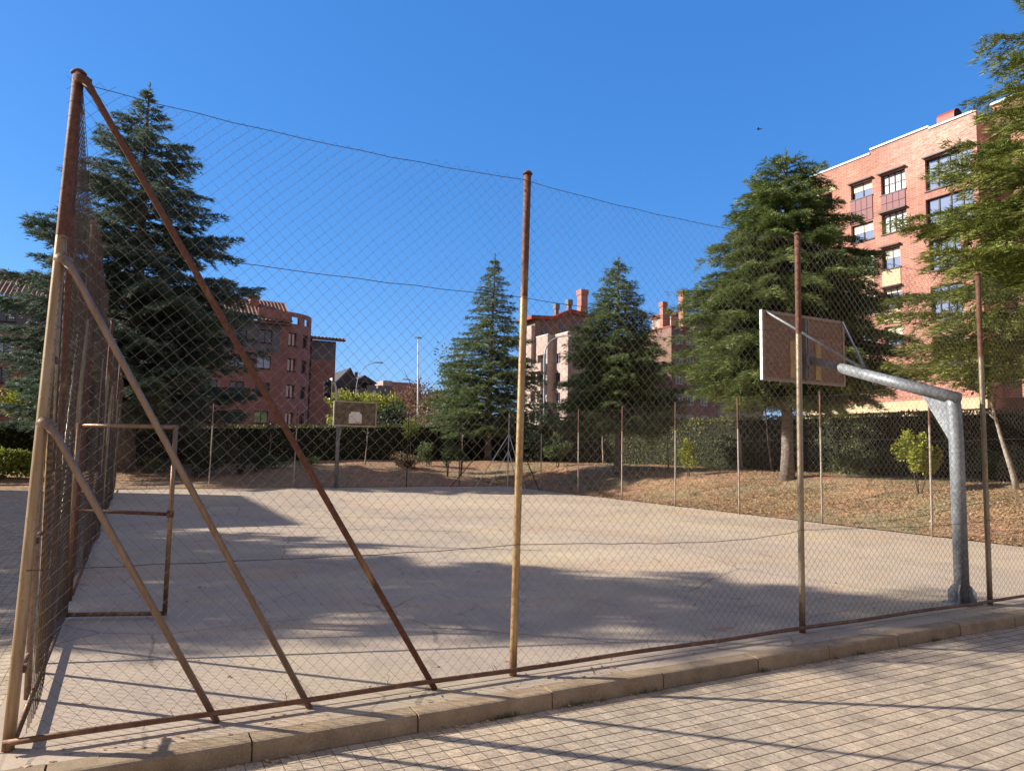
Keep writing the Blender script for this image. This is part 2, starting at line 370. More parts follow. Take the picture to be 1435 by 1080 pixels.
M['lamp_paint'] = plain('lamp_pole_paint', (.45, .46, .46), .5, var=.1)
M['teal_paint'] = plain('lamp_pole_bluegrey', (.32, .42, .47), .5, var=.1)
def mk_glass(name, c, rough=.06):
    m, nt, b = new_mat(name); b.inputs['Base Color'].default_value = (*c, 1); b.inputs['Roughness'].default_value = rough
    b.inputs['Specular IOR Level'].default_value = 1.; b.inputs['Metallic'].default_value = .55
    return m
M['glass'] = mk_glass('window_glass', (.32, .37, .45)); M['glass_dark'] = mk_glass('window_glass_dark', (.10, .10, .12), .12)
def mk_lit(name, c):
    m, nt, b = new_mat(name); b.inputs['Base Color'].default_value = (*c, 1); b.inputs['Roughness'].default_value = .35; return m
M['curtain'] = mk_lit('curtained_glass', (.55, .58, .6))

# ------------------------------------------------------------------ terrain
def sst(a, b, x):
    t = np.clip((x - a) / (b - a), 0, 1); return t * t * (3 - 2 * t)
WU, LV = 16.62, 25.9          # court width and length
def hz(u, v):
    a = 1.05 * sst(16.75, 22.5, u) * sst(-.4, 2.5, v)
    m = .55 + .45 * sst(-4, 14, u)
    b = .98 * m * sst(26.3, 38, v)
    return 1 - (1 - a) * (1 - b)
def P(u, v, dz=0): return (u, v, float(hz(u, v)) + dz)

def grid_sheet(name, u0, u1, v0, v1, nu, nv, zf, mat, kind='structure', keep=None):
    U = np.linspace(u0, u1, nu); Vv = np.linspace(v0, v1, nv); A, B = np.meshgrid(U, Vv, indexing='ij')
    Z = zf(A, B); V = np.stack([A, B, Z], -1).reshape(-1, 3)
    idx = np.arange(nu * nv).reshape(nu, nv)
    F = np.stack([idx[:-1, :-1], idx[1:, :-1], idx[1:, 1:], idx[:-1, 1:]], -1).reshape(-1, 4)
    if keep is not None:
        c = V[F].mean(1); F = F[keep(c[:, 0], c[:, 1])]
    o = np_mesh(name, V, F, mat); tag(o, kind=kind)
    return o
# wide ground sheet to the horizon
g = grid_sheet('ground', -600, 700, -300, 1000, 27, 27, lambda a, b: a * 0 - .35, M['asphalt'])
# street behind the hedges
g = grid_sheet('road', -80, 140, 44, 62, 12, 6, lambda a, b: a * 0 - .1, M['asphalt'])
# park soil
def soilz(a, b): 
    return hz(a, b) + .03 * np.sin(a * 1.7 + b * .6) * np.sin(b * 1.3 - a * .4) * sst(.3, 1.2, np.maximum(np.maximum(a - 16.9, 0), np.maximum(b - 26.2, 0))) - .004
grid_sheet('park_soil', -34, 44, -.02, 43, 220, 150, lambda a, b: soilz(a, b), M['soil'], keep=lambda a, b: (a > 16.76) | (b > 26.05))
# court slab
mb = MB(); mb.box((-.15, -.03, -.3), (16.76, 26.07, .0)); o = mb.build('court_slab', M['court']); tag(o, kind='structure')
mb = MB(); mb.box((-.15, -.30, -.3), (16.9, -.034, -.004)); o = mb.build('court_margin', M['court']); tag(o, kind='structure')
# pavement
grid_sheet('pavement', -30, 60, -40, -.40, 4, 4, lambda a, b: a * 0 - .12, M['pavers'])
grid_sheet('side_path', -30, -.154, -.30, 28.6, 4, 4, lambda a, b: a * 0 - .006, M['pavers'])
# kerb stones, about one metre each
mb = MB(); x = -12.05
joints = [.22, 1.29, 2.36, 3.42, 4.48, 5.55, 6.48, 7.52, 8.57, 9.62]
while x < 40:
    nx = min([j for j in joints if j > x + .05], default=x + 1.05)
    if x < -.9: nx = x + 1.04 if x + 1.04 < -.85 else .22 - 0.0
    nx = min(nx, x + 1.3)
    h = random.uniform(-.004, .004); d = random.uniform(-.006, .006); a, b_ = x + .006, nx - .006
    y0, y1 = -.47 + d, -.303
    prof = [(y1, -.2), (y1, h), (y0 + .03, h), (y0 + .012, h - .006), (y0, h - .022), (y0 - .012, -.2)]
    n = len(prof)
    vs = [(a, p[0], p[1]) for p in prof] + [(b_, p[0], p[1]) for p in prof]
    mb.add(vs, [tuple(range(n)), tuple(range(2 * n - 1, n - 1, -1))] + [(i, i + n, (i + 1) % n + n, (i + 1) % n) for i in range(n)])
    x = nx
o = mb.build('kerb', M['kerb']); tag(o, kind='structure')
mb = MB(); mb.box((-12, -.459, -.3), (40, -.305, -.03)); o = mb.build('kerb_bedding', M['edge']); tag(o, kind='structure')
# court kerbs at far and right side
mb = MB()
for k in range(18): mb.box((-.6 + k * 1.0 + .01, 26.075, -.1), (.4 + k * 1.0 - .01, 26.19, .03 + random.uniform(0, .01)))
mb.box((-34, 28.61, -.1), (-.62, 28.75, .09))
o = mb.build('far_kerb', M['kerb']); tag(o, kind='structure')

# ------------------------------------------------------------------ chain link
def chain_panel(p0, p1, z0, z1, w=.046, r=.0012, bulge=.03, shear=None, cut=None, seed=0):
    """woven zigzag wires as thin real tubes between two ground points"""
    p0 = np.array(p0, float); p1 = np.array(p1, float); L = np.linalg.norm(p1 - p0); d = (p1 - p0) / L; nrm = np.array([-d[1], d[0]])
    nw = int(L / w); nz = int((z1 - z0) / w) + 1
    i = np.arange(nw)[:, None]; k = np.arange(nz)[None, :]
    s = (i + ((k + i) % 2)) * w; z = z0 + k * w + 0 * i
    f = lambda s, z: np.sin(s * 1.9 + seed) * np.sin(z * 1.3 + seed * 2) * .5 + np.sin(s * .7 + z * .9 + seed) * .5
    s = s + .012 * np.sin(z * 2.3 + s * 1.1 + seed) + .004 * np.sin(s * 9 + z * 7)
    z = z + .010 * np.sin(s * 2.0 + seed) - .01 * np.sin(s * .95 * math.pi / 1.66) ** 2
    off = f(s, z) * bulge + (((k + i) % 2) * 2 - 1) * .0028
    if shear: off = off - shear * z * np.exp(-s / 4.)
    ang = np.array([0, 2.094, 4.189]) + .5
    ca = np.cos(ang) * r * 1.25; sa = np.sin(ang) * r * 1.25
    S = s[..., None] + ca; O = off[..., None] + sa; Z = z[..., None] + 0 * ca
    V = np.stack([p0[0] + d[0] * S + nrm[0] * O, p0[1] + d[1] * S + nrm[1] * O, Z], -1)
    idx = np.arange(nw * nz * 3).reshape(nw, nz, 3)
    nx = np.roll(idx, -1, axis=2)
    F = np.stack([idx[:, :-1], nx[:, :-1], nx[:, 1:], idx[:, 1:]], -1).reshape(-1, 4)
    V = V.reshape(-1, 3)
    if cut is not None:
        c = V[F].mean(1); F = F[~cut(c)]
    return V, F

def post_mesh(x, y, h, r, lean=(0, 0), k=12, z0=-.05):
    mb = MB(); n = 9
    pts = [(x + lean[0] * t / n, y + lean[1] * t / n, z0 + (h - z0) * t / n) for t in range(n + 1)]
    mb.tube(pts, r, k)
    tx, ty = x + lean[0], y + lean[1]
    mb.tube([(tx, ty, h + .001), (tx, ty, h + .012), (tx, ty, h + .03), (tx, ty, h + .036)], [r * 1.35, r * 1.38, r * .8, r * .2], k)
    return mb
def wire_line(mb, a, b, sag=.03, r=.0022, n=14, knots=True):
    a = Vector(a); b = Vector(b); pts = []
    for i in range(n + 1):
        t = i / n; p = a.lerp(b, t); p.z -= sag * 4 * t * (1 - t) - .004 * math.sin(t * 37); pts.append(p)
    mb.tube(pts, r, 4)

# near fence -----------------------------------------------------
SP = 3.335
nf = empty('chain_link_fence', 'tall rusty chain-link fence in front, standing on the kerb beside the paved path', 'fence', 'chain-link fences round the court')
leans = [(.13, .0), (.06, 0), (.03, 0), (.02, .0), (0, 0), (0, 0)]
for i in range(6):
    m = M['post_corner'] if i == 0 else (M['post'] if i == 1 else M['post_grey'])
    lean = leans[i] if i else (.10, .0)
    o = post_mesh(i * SP if i < 5 else 16.62, 0, 4.14, .0335 if i == 0 else .031, lean).build('post', m, nf, True)
for zt, b in ((4.10, 2.65), (2.92, 1.725), (1.90, 1.13)):
    mb = MB(); lx = .10 * zt / 4.14 + .035
    mb.tube([(lx, -.045, zt), (lx + .06, -.045, zt - .09), (b, -.045, .0 if b > 1 else 0)], [.03, .022, .022], 10)
    mb.tube([(lx - .05, -.03, zt + .02), (lx + .03, -.035, zt - .02)], [.03, .034], 8)
    o = mb.build('brace', M['rust'] if zt > 4 else M['brace'], nf, True)
    if zt > 4: o['label'] = 'long rust-brown diagonal brace'
mb = MB(); pts = [(-.02 + i * 16.66 / 40, -.062, .062 + .004 * math.sin(i * 1.3)) for i in range(41)]
mb.tube(pts, .019, 8); mb.build('bottom_rail', M['rail'], nf, True)
cutn = lambda c: (c[:, 2] > 4.062 + .025 * np.cos(c[:, 0] / SP * 2 * math.pi))
V, F = chain_panel((.05, -.02), (16.6, -.02), .05, 4.10, bulge=.02, cut=cutn, seed=1)
np_mesh('mesh_panel', V, F, M['wire'], nf)
for zt in (4.07, 3.06, 1.03):
    mb = MB(); pts = []
    for i in range(5):
        x0, x1 = i * SP + (.025 * zt if i == 0 else 0), min((i + 1) * SP, 16.62)
        sag = .05 if zt > 4 else (.02 if zt > 3 else [.015, .065, .03, .03, .02][i])
        for j in range(14):
            t = j / 14; q = (t if zt > 2 else t ** 1.6); pts.append((x0 + (x1 - x0) * t, -.035, zt - sag * 4 * q * (1 - q) + .004 * math.sin(t * 37 + i)))
    mb.tube(pts, .0026, 4); mb.build('tension_wire', M['wire'], nf)
# wire ties at the posts
for i in range(1, 5):
    mb = MB(); pts = []
    for j in range(60):
        z = .3 + 3.75 * j / 59; a = j * 1.9; pts.append((i * SP + .06 * z / 4.14 * (i == 1) + .036 * math.cos(a), -.004 + .036 * math.sin(a), z))
    mb.tube(pts, .0016, 3); mb.build('lacing_wire', M['wire'], nf)
# broken wire tails sticking up on the bottom rail
mb = MB()
for k in range(46):
    x = random.uniform(.2, 13); p = Vector((x, -.05, .06)); pts = [p]
    for j in range(3): p = p + Vector((random.uniform(-.03, .03), random.uniform(-.03, .01), random.uniform(-.035, .045))); pts.append(p)
    mb.tube(pts, .0018, 4)
o = mb.build('wire_tails', M['rail'], nf); tag(o, kind='stuff')

# left fence ------------------------------------------------------
lf = empty('chain_link_fence', 'chain-link fence seen edge-on along the left side of the court, with an open gate', 'fence', 'chain-link fences round the court')
lposts = [3.45, 4.45, 7.4, 10.4, 13.4, 16.4, 19.4, 22.4, 25.9]
for i, y in enumerate(lposts):
    post_mesh(0 if i else -.01, y, 4.12 if i else 4.1, .03, (.05, 0)).build('post', [M['post_grey'], M['rust'], M['post_grey']][min(i, 2)], lf, True)
for zt, b, m in ((4.08, 2.45, 'rust'), (2.92, 1.6, 'post'), (1.88, .95, 'brace')):
    mb = MB(); lx = .10 * zt / 4.14
    mb.tube([(lx, .03, zt), (-.01, b, 0)], .022, 10); mb.build('brace', M[m], lf, True)
for zt, b in ((2.9, 1.85), (1.9, 2.45)):
    mb = MB(); mb.tube([(-.02, 3.42, zt), (-.02, b, 0)], .02, 8); mb.build('brace', M['post_grey'], lf, True)
mb = MB(); mb.tube([(0.035, .0, .07), (.03, 3.4, .06)], .018, 8); mb.tube([(.03, 4.5, .06), (.02, 25.8, .06)], .018, 8); mb.build('bottom_rail', M['rail'], lf, True)
# corner clamps with short stubs
for z in (4.0, 3.05, 2.3, 1.2, .45):
    mb = MB(); mb.tube([(.02 + .02 * z, .03, z), (.03 + .02 * z, .30, z + .01)], .015, 8); mb.box((-.0 + .02 * z, .0, z - .02), (.05 + .02 * z, .07, z + .02)); mb.build('clamp', M['rust'], lf)
for z in (2.12, 3.9):
    mb = MB(); mb.tube([(0, 3.45, z), (.0, 4.45, z)], .022, 8); mb.build('lintel', M['rust'], lf, True)
cutl = lambda c: ((c[:, 1] > 3.5) & (c[:, 1] < 4.42) & (c[:, 2] < 2.1))
V, F = chain_panel((.03, .06), (.03, 25.8), .07, 4.06, r=.0017, bulge=.06, shear=.026, cut=cutl, seed=4)
np_mesh('mesh_panel', V, F, M['wire_rust'], lf)
for z in (4.05, 3.05, 1.05):
    mb = MB(); pts = [(.02 + .026 * z * math.exp(-25.8 * j / 120 / 4), .05 + 25.8 * j / 120, z - .02 * (1 - math.cos(j * .42))) for j in range(121)]; mb.tube(pts, .0024, 4); mb.build('tension_wire', M['wire'], lf)
# open gate leaf (hinged at v 3.47, swung into the court)
gx0, gy0, gx1, gy1 = .035, 3.43, .93, 3.12
mb = MB()
G = lambda t, z: (gx0 + (gx1 - gx0) * t, gy0 + (gy1 - gy0) * t, z)
for t in (0, 1): mb.tube([G(t, .03), G(t, 1.99)], .024, 8)
for z in (.055, 1.965): mb.tube([G(.02, z), G(.98, z)], .022, 8)
gate = mb.build('gate', M['gate_rust'], lf, True); gate['label'] = 'rusty open gate leaf of steel tube swung into the court'
mb = MB(); mb.tube([G(0, 1.10), G(1, 1.06)], .019, 8); mb.build('mid_rail', M['rust'], gate, True)
mb = MB(); mb.box((gx1 - .035, gy1 - .03, 1.03), (gx1 + .03, gy1 + .03, 1.1)); mb.build('latch', M['rust'], gate)

# right and far fences -----------------------------------------------
rf = empty('chain_link_fence', 'chain-link fence along the right side of the court, below the leaf-covered bank', 'fence', 'chain-link fences round the court')
rp = [1.9, 4.82, 7.74, 10.64, 13.5, 16.46, 19.4, 22.4]
for y in rp: post_mesh(WU, y, 3.45 if y != 4.82 else 3.12, .026, (random.uniform(-.04, .04), random.uniform(-.05, .05)), 8).build('post', M['post_far'], rf, True)
V, F = chain_panel((WU, .05), (WU, 25.8), .05, 3.4, r=.0011, bulge=.03, seed=7)
np_mesh('mesh_panel', V, F, M['wire'], rf)
for z in (3.4, 2.2, 1.1):
    mb = MB(); pts = [(WU - .02, 25.8 * j / 120, z - .025 * (1 - math.cos(j * .45))) for j in range(121)]; mb.tube(pts, .0024, 4); mb.build('tension_wire', M['wire'], rf)
ff = empty('chain_link_fence', 'chain-link fence across the far end of the court, behind the distant hoop', 'fence', 'chain-link fences round the court')
for x in (3.3, 6.6, 11.6, 14.2): post_mesh(x, LV, 3.4, .026, (random.uniform(-.04, .04), 0), 8).build('post', M['bark_dark'] if x > 7 else M['post_far'], ff, True)
o = post_mesh(WU, LV - .3, 3.5, .03, (.02, 0), 8).build('post', M['white_edge'], ff, True)
for zt, b in ((3.3, 3.0), (2.5, 1.7), (1.7, 1.0)):
    mb = MB(); mb.tube([(WU, LV - .32, zt), (WU - b, LV - .32, 0)], .022, 8); mb.build('brace', M['white_edge'] if zt < 3 else M['rust'], ff, True)
    mb = MB(); mb.tube([(WU + .02, LV - .32, zt), (WU + .02, LV - .32 - b, 0)], .022, 8); mb.build('brace', M['white_edge'] if zt < 3 else M['rust'], ff, True)
V, F = chain_panel((.05, LV), (16.6, LV), .05, 3.4, r=.0011, bulge=.03, seed=9)
np_mesh('mesh_panel', V, F, M['wire'], ff)

# ------------------------------------------------------------------ basketball hoops
def hoop(label, x, y, dr, zb, reach=2.05, bw=1.80, bh=1.03, ptop=2.55, cx=None, ply='ply', frame='board_frame'):
    t = empty('basketball_hoop', label, 'basketball hoop', 'steel basketball hoops', (0, 0, 0))
    cx = x if cx is None else cx
    mb = MB(); pr = .085
    mb.tube([(x, y, 0), (x, y, ptop - .55), (x, y + .02 * dr, ptop - .1), (x, y + .03 * dr, ptop)], [pr, pr, pr * 1.03, pr], 16)
    mb.build('pole', M['galv'], t, True)
    mb = MB(); mb.box((x - .16, y - .16, .0), (x + .16, y + .16, .02))
    for a in range(4):
        an = a * math.pi / 2 + .3; dx, dy = math.cos(an), math.sin(an); px, py = -dy * .009, dx * .009
        q = [(pr * .8, .02), (.155, .02), (.155, .15), (.12, .2), (pr * .8, .26 + .06 * (a == 0))]
        mb.add([(x + dx * r_ + px, y + dy * r_ + py, z) for r_, z in q] + [(x + dx * r_ - px, y + dy * r_ - py, z) for r_, z in q],
               [(0,1,2,3,4), (9,8,7,6,5)] + [(i, i + 5, (i + 1) % 5 + 5, (i + 1) % 5) for i in range(5)])
    mb.build('base_plate', M['galv'], t)
    by = y + dr * reach; za = zb + bh * .33
    a0 = Vector((x, y - .05 * dr, ptop - .02)); a1 = Vector((cx, by - dr * .1, za))
    mb = MB(); mb.tube([a0, a0.lerp(a1, .78)], [.085, .072], 16); mb.build('arm', M['galv'], t, True)
    mb = MB(); mb.tube([a0.lerp(a1, .775), a1], [.06, .058], 14); mb.tube([a1 - Vector((0, .02 * dr, 0)), a1 + Vector((0, .02 * dr, 0))], .1, 12); mb.build('arm_end', M['greystone'], t, True)
    # triangular gusset between pole and arm
    mb = MB(); g1 = a0.lerp(a1, .22) - Vector((0, 0, .04)); g2 = Vector((x, y + .06 * dr, ptop - .52)); g0 = Vector((x, y + .03 * dr, ptop - .06))
    for sx in (-.05, .05):
        pass
    tri = [g0, g1, g2 + Vector((0, .02 * dr, 0))]
    mb.add([p + Vector((-.035, 0, 0)) for p in tri] + [p + Vector((.035, 0, 0)) for p in tri], [(0, 1, 2), (5, 4, 3), (0, 3, 4, 1), (1, 4, 5, 2), (2, 5, 3, 0)])
    mb.build('gusset', M['galv'], t)
    b0, b1 = cx - bw / 2, cx + bw / 2; f = by; bk = by + dr * .03
    mb = MB(); mb.box((b0 + .02, f, zb + .02), (b1 - .02, bk, zb + bh - .02)); bd = mb.build('backboard', M[ply], t)
    mb = MB(); e = .045; q0, q1 = f - dr * .012, bk + dr * .004
    mb.box((b0, q0, zb), (b1, q1, zb + e)); mb.box((b0, q0, zb + bh - e), (b1, q1, zb + bh))
    mb.box((b0, q0 + .001, zb + e), (b0 + e, q1 - .001, zb + bh - e)); mb.box((b1 - e, q0 + .001, zb + e), (b1, q1 - .001, zb + bh - e))
    mb.build('board_frame', M[frame], bd)
    mb = MB(); mb.box((b0 - .006, q0, zb + .0), (b0 - .001, q1, zb + bh)); mb.build('edge_strip', M['white_edge'], bd)
    mb = MB()
    for xx in (cx - .33, cx + .22):
        mb = MB(); mb.box((xx, f - dr * .014, zb + .06), (xx + .12, f - dr * .001, zb + .62)); mb.build('lath', M['ply_lath'], bd)
    mb = MB(); mb.box((cx - .035, f - dr * .05, zb + .06), (cx - .005, f - dr * .002, zb + bh - .06)); mb.box((cx + .015, f - dr * .05, zb + .06), (cx + .045, f - dr * .002, zb + bh - .06)); mb.build('mount_rail', M['greystone'], bd)
    # front: white square, rim, net hooks
    mb = MB(); wf = bk + dr * .003
    mb.prism([(cx - .27, bk + dr * .001), (cx + .27, bk + dr * .001), (cx + .27, wf + dr * .004), (cx - .27, wf + dr * .004)], zb + .12, zb + .52); mb.prism([(cx - .2, bk + dr * .001), (cx + .2, bk + dr * .001), (cx + .2, wf + dr * .004), (cx - .2, wf + dr * .004)], zb + .521, zb + .6); mb.build('target_panel', M['white_edge'], bd)
    mb = MB(); rz = zb + .15; rc = Vector((cx, bk + dr * .38, rz))
    pts = [rc + Vector((.225 * math.cos(a), .225 * math.sin(a), 0)) for a in [2 * math.pi * i / 24 for i in range(25)]]
    mb.tube(pts, .01, 6, False)
    mb.tube([(cx - .08, bk, rz), (cx - .08, bk + dr * .17, rz)], .01, 6); mb.tube([(cx + .08, bk, rz), (cx + .08, bk + dr * .17, rz)], .01, 6)
    mb.build('rim', M['red_rim'], t, True)
    for sx in (-1, 1):
        j = a0.lerp(a1, .60) + Vector((.03 * sx, 0, .085))
        mb = MB(); mb.tube([(cx + sx * (bw / 2 - .06), f - dr * .03, zb + bh - .03), j], .017, 8); mb.build('stay_rod', M['galv'], t, True)
    return t
hoop('near basketball hoop seen from behind, its board of brown weathered plywood beside the tall fence', 9.72, .17, 1, 2.87, cx=9.45)
hoop('small distant basketball hoop facing the camera at the far end of the court', 8.35, 25.7, -1, 2.62, reach=1.7, cx=8.6, ply='ply_dark', frame='board_pale')

# ------------------------------------------------------------------ foliage generators
def rhomb(C, D, Nn, L, Wd):
    """leaf quads: centre, direction, side vectors"""
    S = unit(np.cross(D, Nn)); L = L[:, None]; Wd = Wd[:, None]
    V = np.stack([C, C + D * L * .45 + S * Wd, C + D * L, C + D * L * .45 - S * Wd], 1).reshape(-1, 3)
    F = np.arange(len(C) * 4).reshape(-1, 4); return V, F
def tri(C, D, Nn, L, Wd):
    S = unit(np.cross(D, Nn)); L = L[:, None]; Wd = Wd[:, None]
    V = np.stack([C - S * Wd, C + S * Wd, C + D * L], 1).reshape(-1, 3)
    return V, np.arange(len(C) * 3).reshape(-1, 3)
def rnd(n, a=-1, b=1): return rng.uniform(a, b, n)

def conifer(name, label, base, H, prof, zc, nb, mat, barkm=None, seed=0, nl=.17, droop=.22, dens=1., group=None, tr=.2, lean=(0, 0), azbias=None, up=.0, cat='tree', rag=.4, kk=8, hang=.35, spread=.36, wf=.115):
    """tapered trunk, limbs in loose whorls, flat drooping sprays of needles. prof = [(height fraction, radius)]"""
    global rng
    rng = np.random.default_rng(seed); rr = random.Random(seed)
    t = empty(name, label, cat, group)
    bx, by, bz = base
    mb = MB(); n = 12; tp = []; 
    for i in range(n + 1):
        f = i / n; tp.append(Vector((bx + lean[0] * f + .05 * math.sin(f * 6 + seed), by + lean[1] * f + .05 * math.cos(f * 5 + seed), bz - .1 + (H + .1) * f)))
    mb.tube(tp, [tr * (1.25 if i == 0 else 1) * (1 - i / n) ** .8 + .012 for i in range(n + 1)], 9)
    trunk = mb
    def trunk_at(f): i = min(int(f * n), n - 1); return tp[i].lerp(tp[i + 1], f * n - i)
    hs = [p[0] for p in prof]; rs_ = [p[1] for p in prof]
    P0 = []; D0 = []; 
    limb = MB()
    for b in range(nb):
        f = zc + (1 - zc) * (((b + rr.random()) / nb) ** 1.08)
        f = min(f, .985)
        if f > .86 and rr.random() < (f - .86) * 3.5: continue
        Rm = float(np.interp(f, hs, rs_)); Lb = Rm * (1.08 - rag * rr.random() ** 1.6)
        az = b * 2.39996 + rr.uniform(-.35, .35)
        if azbias and rr.random() < azbias[1]: az = azbias[0] + rr.uniform(-1.1, 1.1)
        o = np.array(trunk_at(f)); d = np.array([math.cos(az), math.sin(az), 0.])
        Lb = max(Lb, .10); ns = 9; thin = min(1., .25 + Rm / 1.2)
        rise = (.10 + up * rr.uniform(.3, 1.5) + .55 * max(0, (f - .75)) * 2) ; dp = droop * rr.uniform(.6, 1.3)
        s = np.linspace(0, 1, ns)
        zz = Lb * (rise * s - dp * s ** 2 + .16 * np.maximum(s - .6, 0) ** 1.3 )
        side = rr.uniform(-.12, .12) * Lb
        pts = o + d * (Lb * s)[:, None] + np.array([0, 0, 1.]) * zz[:, None] + np.array([-d[1], d[0], 0]) * (side * s ** 2)[:, None]
        limb.tube([tuple(p) for p in pts[:-1]], [max(.006, .02 + .018 * Lb * (1 - q)) * .55 for q in s[:-1]], 4, False)
        # side twigs
        bd_ = rr.choice([1.15, 1.1, 1., .9, .75, .5]); nt_ = max(4, int(Lb * 9.5 * dens * bd_)); perp = np.array([-d[1], d[0], 0.])
        for k in range(nt_):
            q = .16 + .84 * ((k + rr.random()) / nt_); c = np.array([np.interp(q, s, pts[:, i]) for i in range(3)])
            sg = 1 if k % 2 else -1
            tl = (.16 * thin + .42 * Lb * (1 - q) ** .75 * min(1., q * 2.6)) * rr.uniform(.6, 1.15)
            tl = min(tl, 1.5)
            dv = d * rr.uniform(.5, .95) + perp * sg * rr.uniform(.5, 1.) + np.array([0, 0, rr.uniform(-.16, .12)])
            dv /= np.linalg.norm(dv)
            m = max(2, int(tl / .085 * min(1.3, dens))); u = (np.arange(m) + rr.random()) / m
            pp = c + dv * (tl * u)[:, None] + np.array([0, 0, -1.]) * (hang * tl * u ** 1.7)[:, None]
            P0.append(pp); D0.append(np.repeat(dv[None], m, 0))
    C = np.concatenate(P0); D = np.concatenate(D0)
    k = kk; n0 = len(C)
    C = np.repeat(C, k, 0) + rng.normal(0, .042, (n0 * k, 3)) * np.array([1, 1, 1.])
    D = unit(np.repeat(D, k, 0) + rng.normal(0, spread, (n0 * k, 3)) * np.array([1, 1, .75]) + np.array([0, 0, -.02]))
    Nn = unit(rng.normal(0, 1, (n0 * k, 3)) * np.array([.6, .6, 1]) )
    V, F = tri(C, D, Nn, rng.uniform(.7, 1.35, n0 * k) * nl, rng.uniform(.75, 1.25, n0 * k) * nl * wf)
    m_ = 14; lz = np.linspace(.93, 1.015, m_ * 6); lp = np.array([[bx + lean[0] + .0, by + lean[1], bz + H * q] for q in lz]); ld = unit(np.column_stack([rng.normal(0, .45, m_ * 6), rng.normal(0, .45, m_ * 6), np.full(m_ * 6, .8)]))
    V2, F2 = tri(lp, ld, unit(rng.normal(0, 1, (m_ * 6, 3))), rng.uniform(.8, 1.3, m_ * 6) * nl, np.full(m_ * 6, nl * .1)); V, F = np.concatenate([V, V2]), np.concatenate([F, F2 + len(V)])
    # leader
    trunk.build('trunk', barkm or M['bark'], t, True)
    limb.build('limbs', M['twig'], t)
    np_mesh('foliage', V, F, mat, t)
    return t

def blob_leaves(center, rad, n, ls, seed=0, clumps=14, hollow=.35):
    r = np.random.default_rng(seed)
    cc = unit(r.normal(0, 1, (clumps, 3))) * r.uniform(.35, .8, (clumps, 1)); cr = r.uniform(.28, .5, clumps)
    w = r.integers(0, clumps, n); p = unit(r.normal(0, 1, (n, 3))) * (r.uniform(hollow, 1, (n, 1)) ** .5)
    p = cc[w] + p * cr[w][:, None]
    p = p * (1 + .22 * np.sin(p[:, [1]] * 5 + seed) * np.cos(p[:, [0]] * 4 + p[:, [2]] * 3))
    C = np.array(center) + p * np.array(rad)
    D = unit(p + r.normal(0, .7, (n, 3))); Nn = unit(r.normal(0, 1, (n, 3)) + np.array([0, 0, .4]))
    return rhomb(C, D, Nn, r.uniform(.7, 1.3, n) * ls, r.uniform(.7, 1.2, n) * ls * .32)
def join(parts):
    Vs, Fs, o = [], [], 0
    for V, F in parts: Vs.append(V); Fs.append(F + o); o += len(V)
    return np.concatenate(Vs), np.concatenate(Fs)

def bush(name, label, base, rad, n, ls, mat, cat='shrub', group=None, stem=None, seed=0, clumps=14, lift=0., stems=3, sr=.018):
    t = empty(name, label, cat, group); x, y, z = base; r = random.Random(seed)
    mb = MB()
    for k in range(stems):
        e = Vector((x + r.uniform(-.5, .5) * rad[0], y + r.uniform(-.5, .5) * rad[1], z + lift + rad[2] * r.uniform(.9, 1.5)))
        s0 = Vector((x + r.uniform(-.06, .06), y + r.uniform(-.06, .06), z - .05)); mid = s0.lerp(e, .5) + Vector((r.uniform(-.05, .05), r.uniform(-.05, .05), .05))
        mb.tube([s0, mid, e], [sr, sr * .75, sr * .3], 6)
    mb.build('stems', stem or M['twig'], t, True)
    V, F = blob_leaves((x, y, z + lift + rad[2]), rad, n, ls, seed, clumps)
    np_mesh('foliage', V, F, mat, t); return t

def broadleaf(name, label, base, H, crown_r, crown_z, n, ls, mat, barkm, seed=0, tr=.06, lean=(0, 0), group=None, limbs=7, clumps=22, cat='tree', multi=1):
    t = empty(name, label, cat, group); x, y, z = base; r = random.Random(seed)
    mb = MB()
    for q in range(multi):
        ox, oy = (r.uniform(-.15, .15), r.uniform(-.15, .15)) if multi > 1 else (0, 0)
        top = Vector((x + lean[0] + ox * 3, y + lean[1] + oy * 3, z + H * .92)); b0 = Vector((x + ox, y + oy, z - .1))
        pts = [b0.lerp(top, i / 6) + Vector((r.uniform(-.04, .04), r.uniform(-.04, .04), 0)) * (i > 0) * H * .15 for i in range(7)]
        mb.tube(pts, [tr * (1 - i / 7.5) for i in range(7)], 8)
        for k in range(limbs):
            f = r.uniform(.62, .88); s0 = b0.lerp(top, f); a = r.uniform(0, 6.28)
            e = s0 + Vector((math.cos(a) * crown_r[0] * .8, math.sin(a) * crown_r[1] * .8, crown_r[2] * r.uniform(.1, .8)))
            mb.tube([s0, s0.lerp(e, .5) + Vector((0, 0, .1)), e], [tr * .4, tr * .25, tr * .08], 5)
    mb.build('trunk', barkm, t, True)
    V, F = blob_leaves((x + lean[0], y + lean[1], z + crown_z), crown_r, n, ls, seed, clumps, .2)
    np_mesh('crown', V, F, mat, t); return t

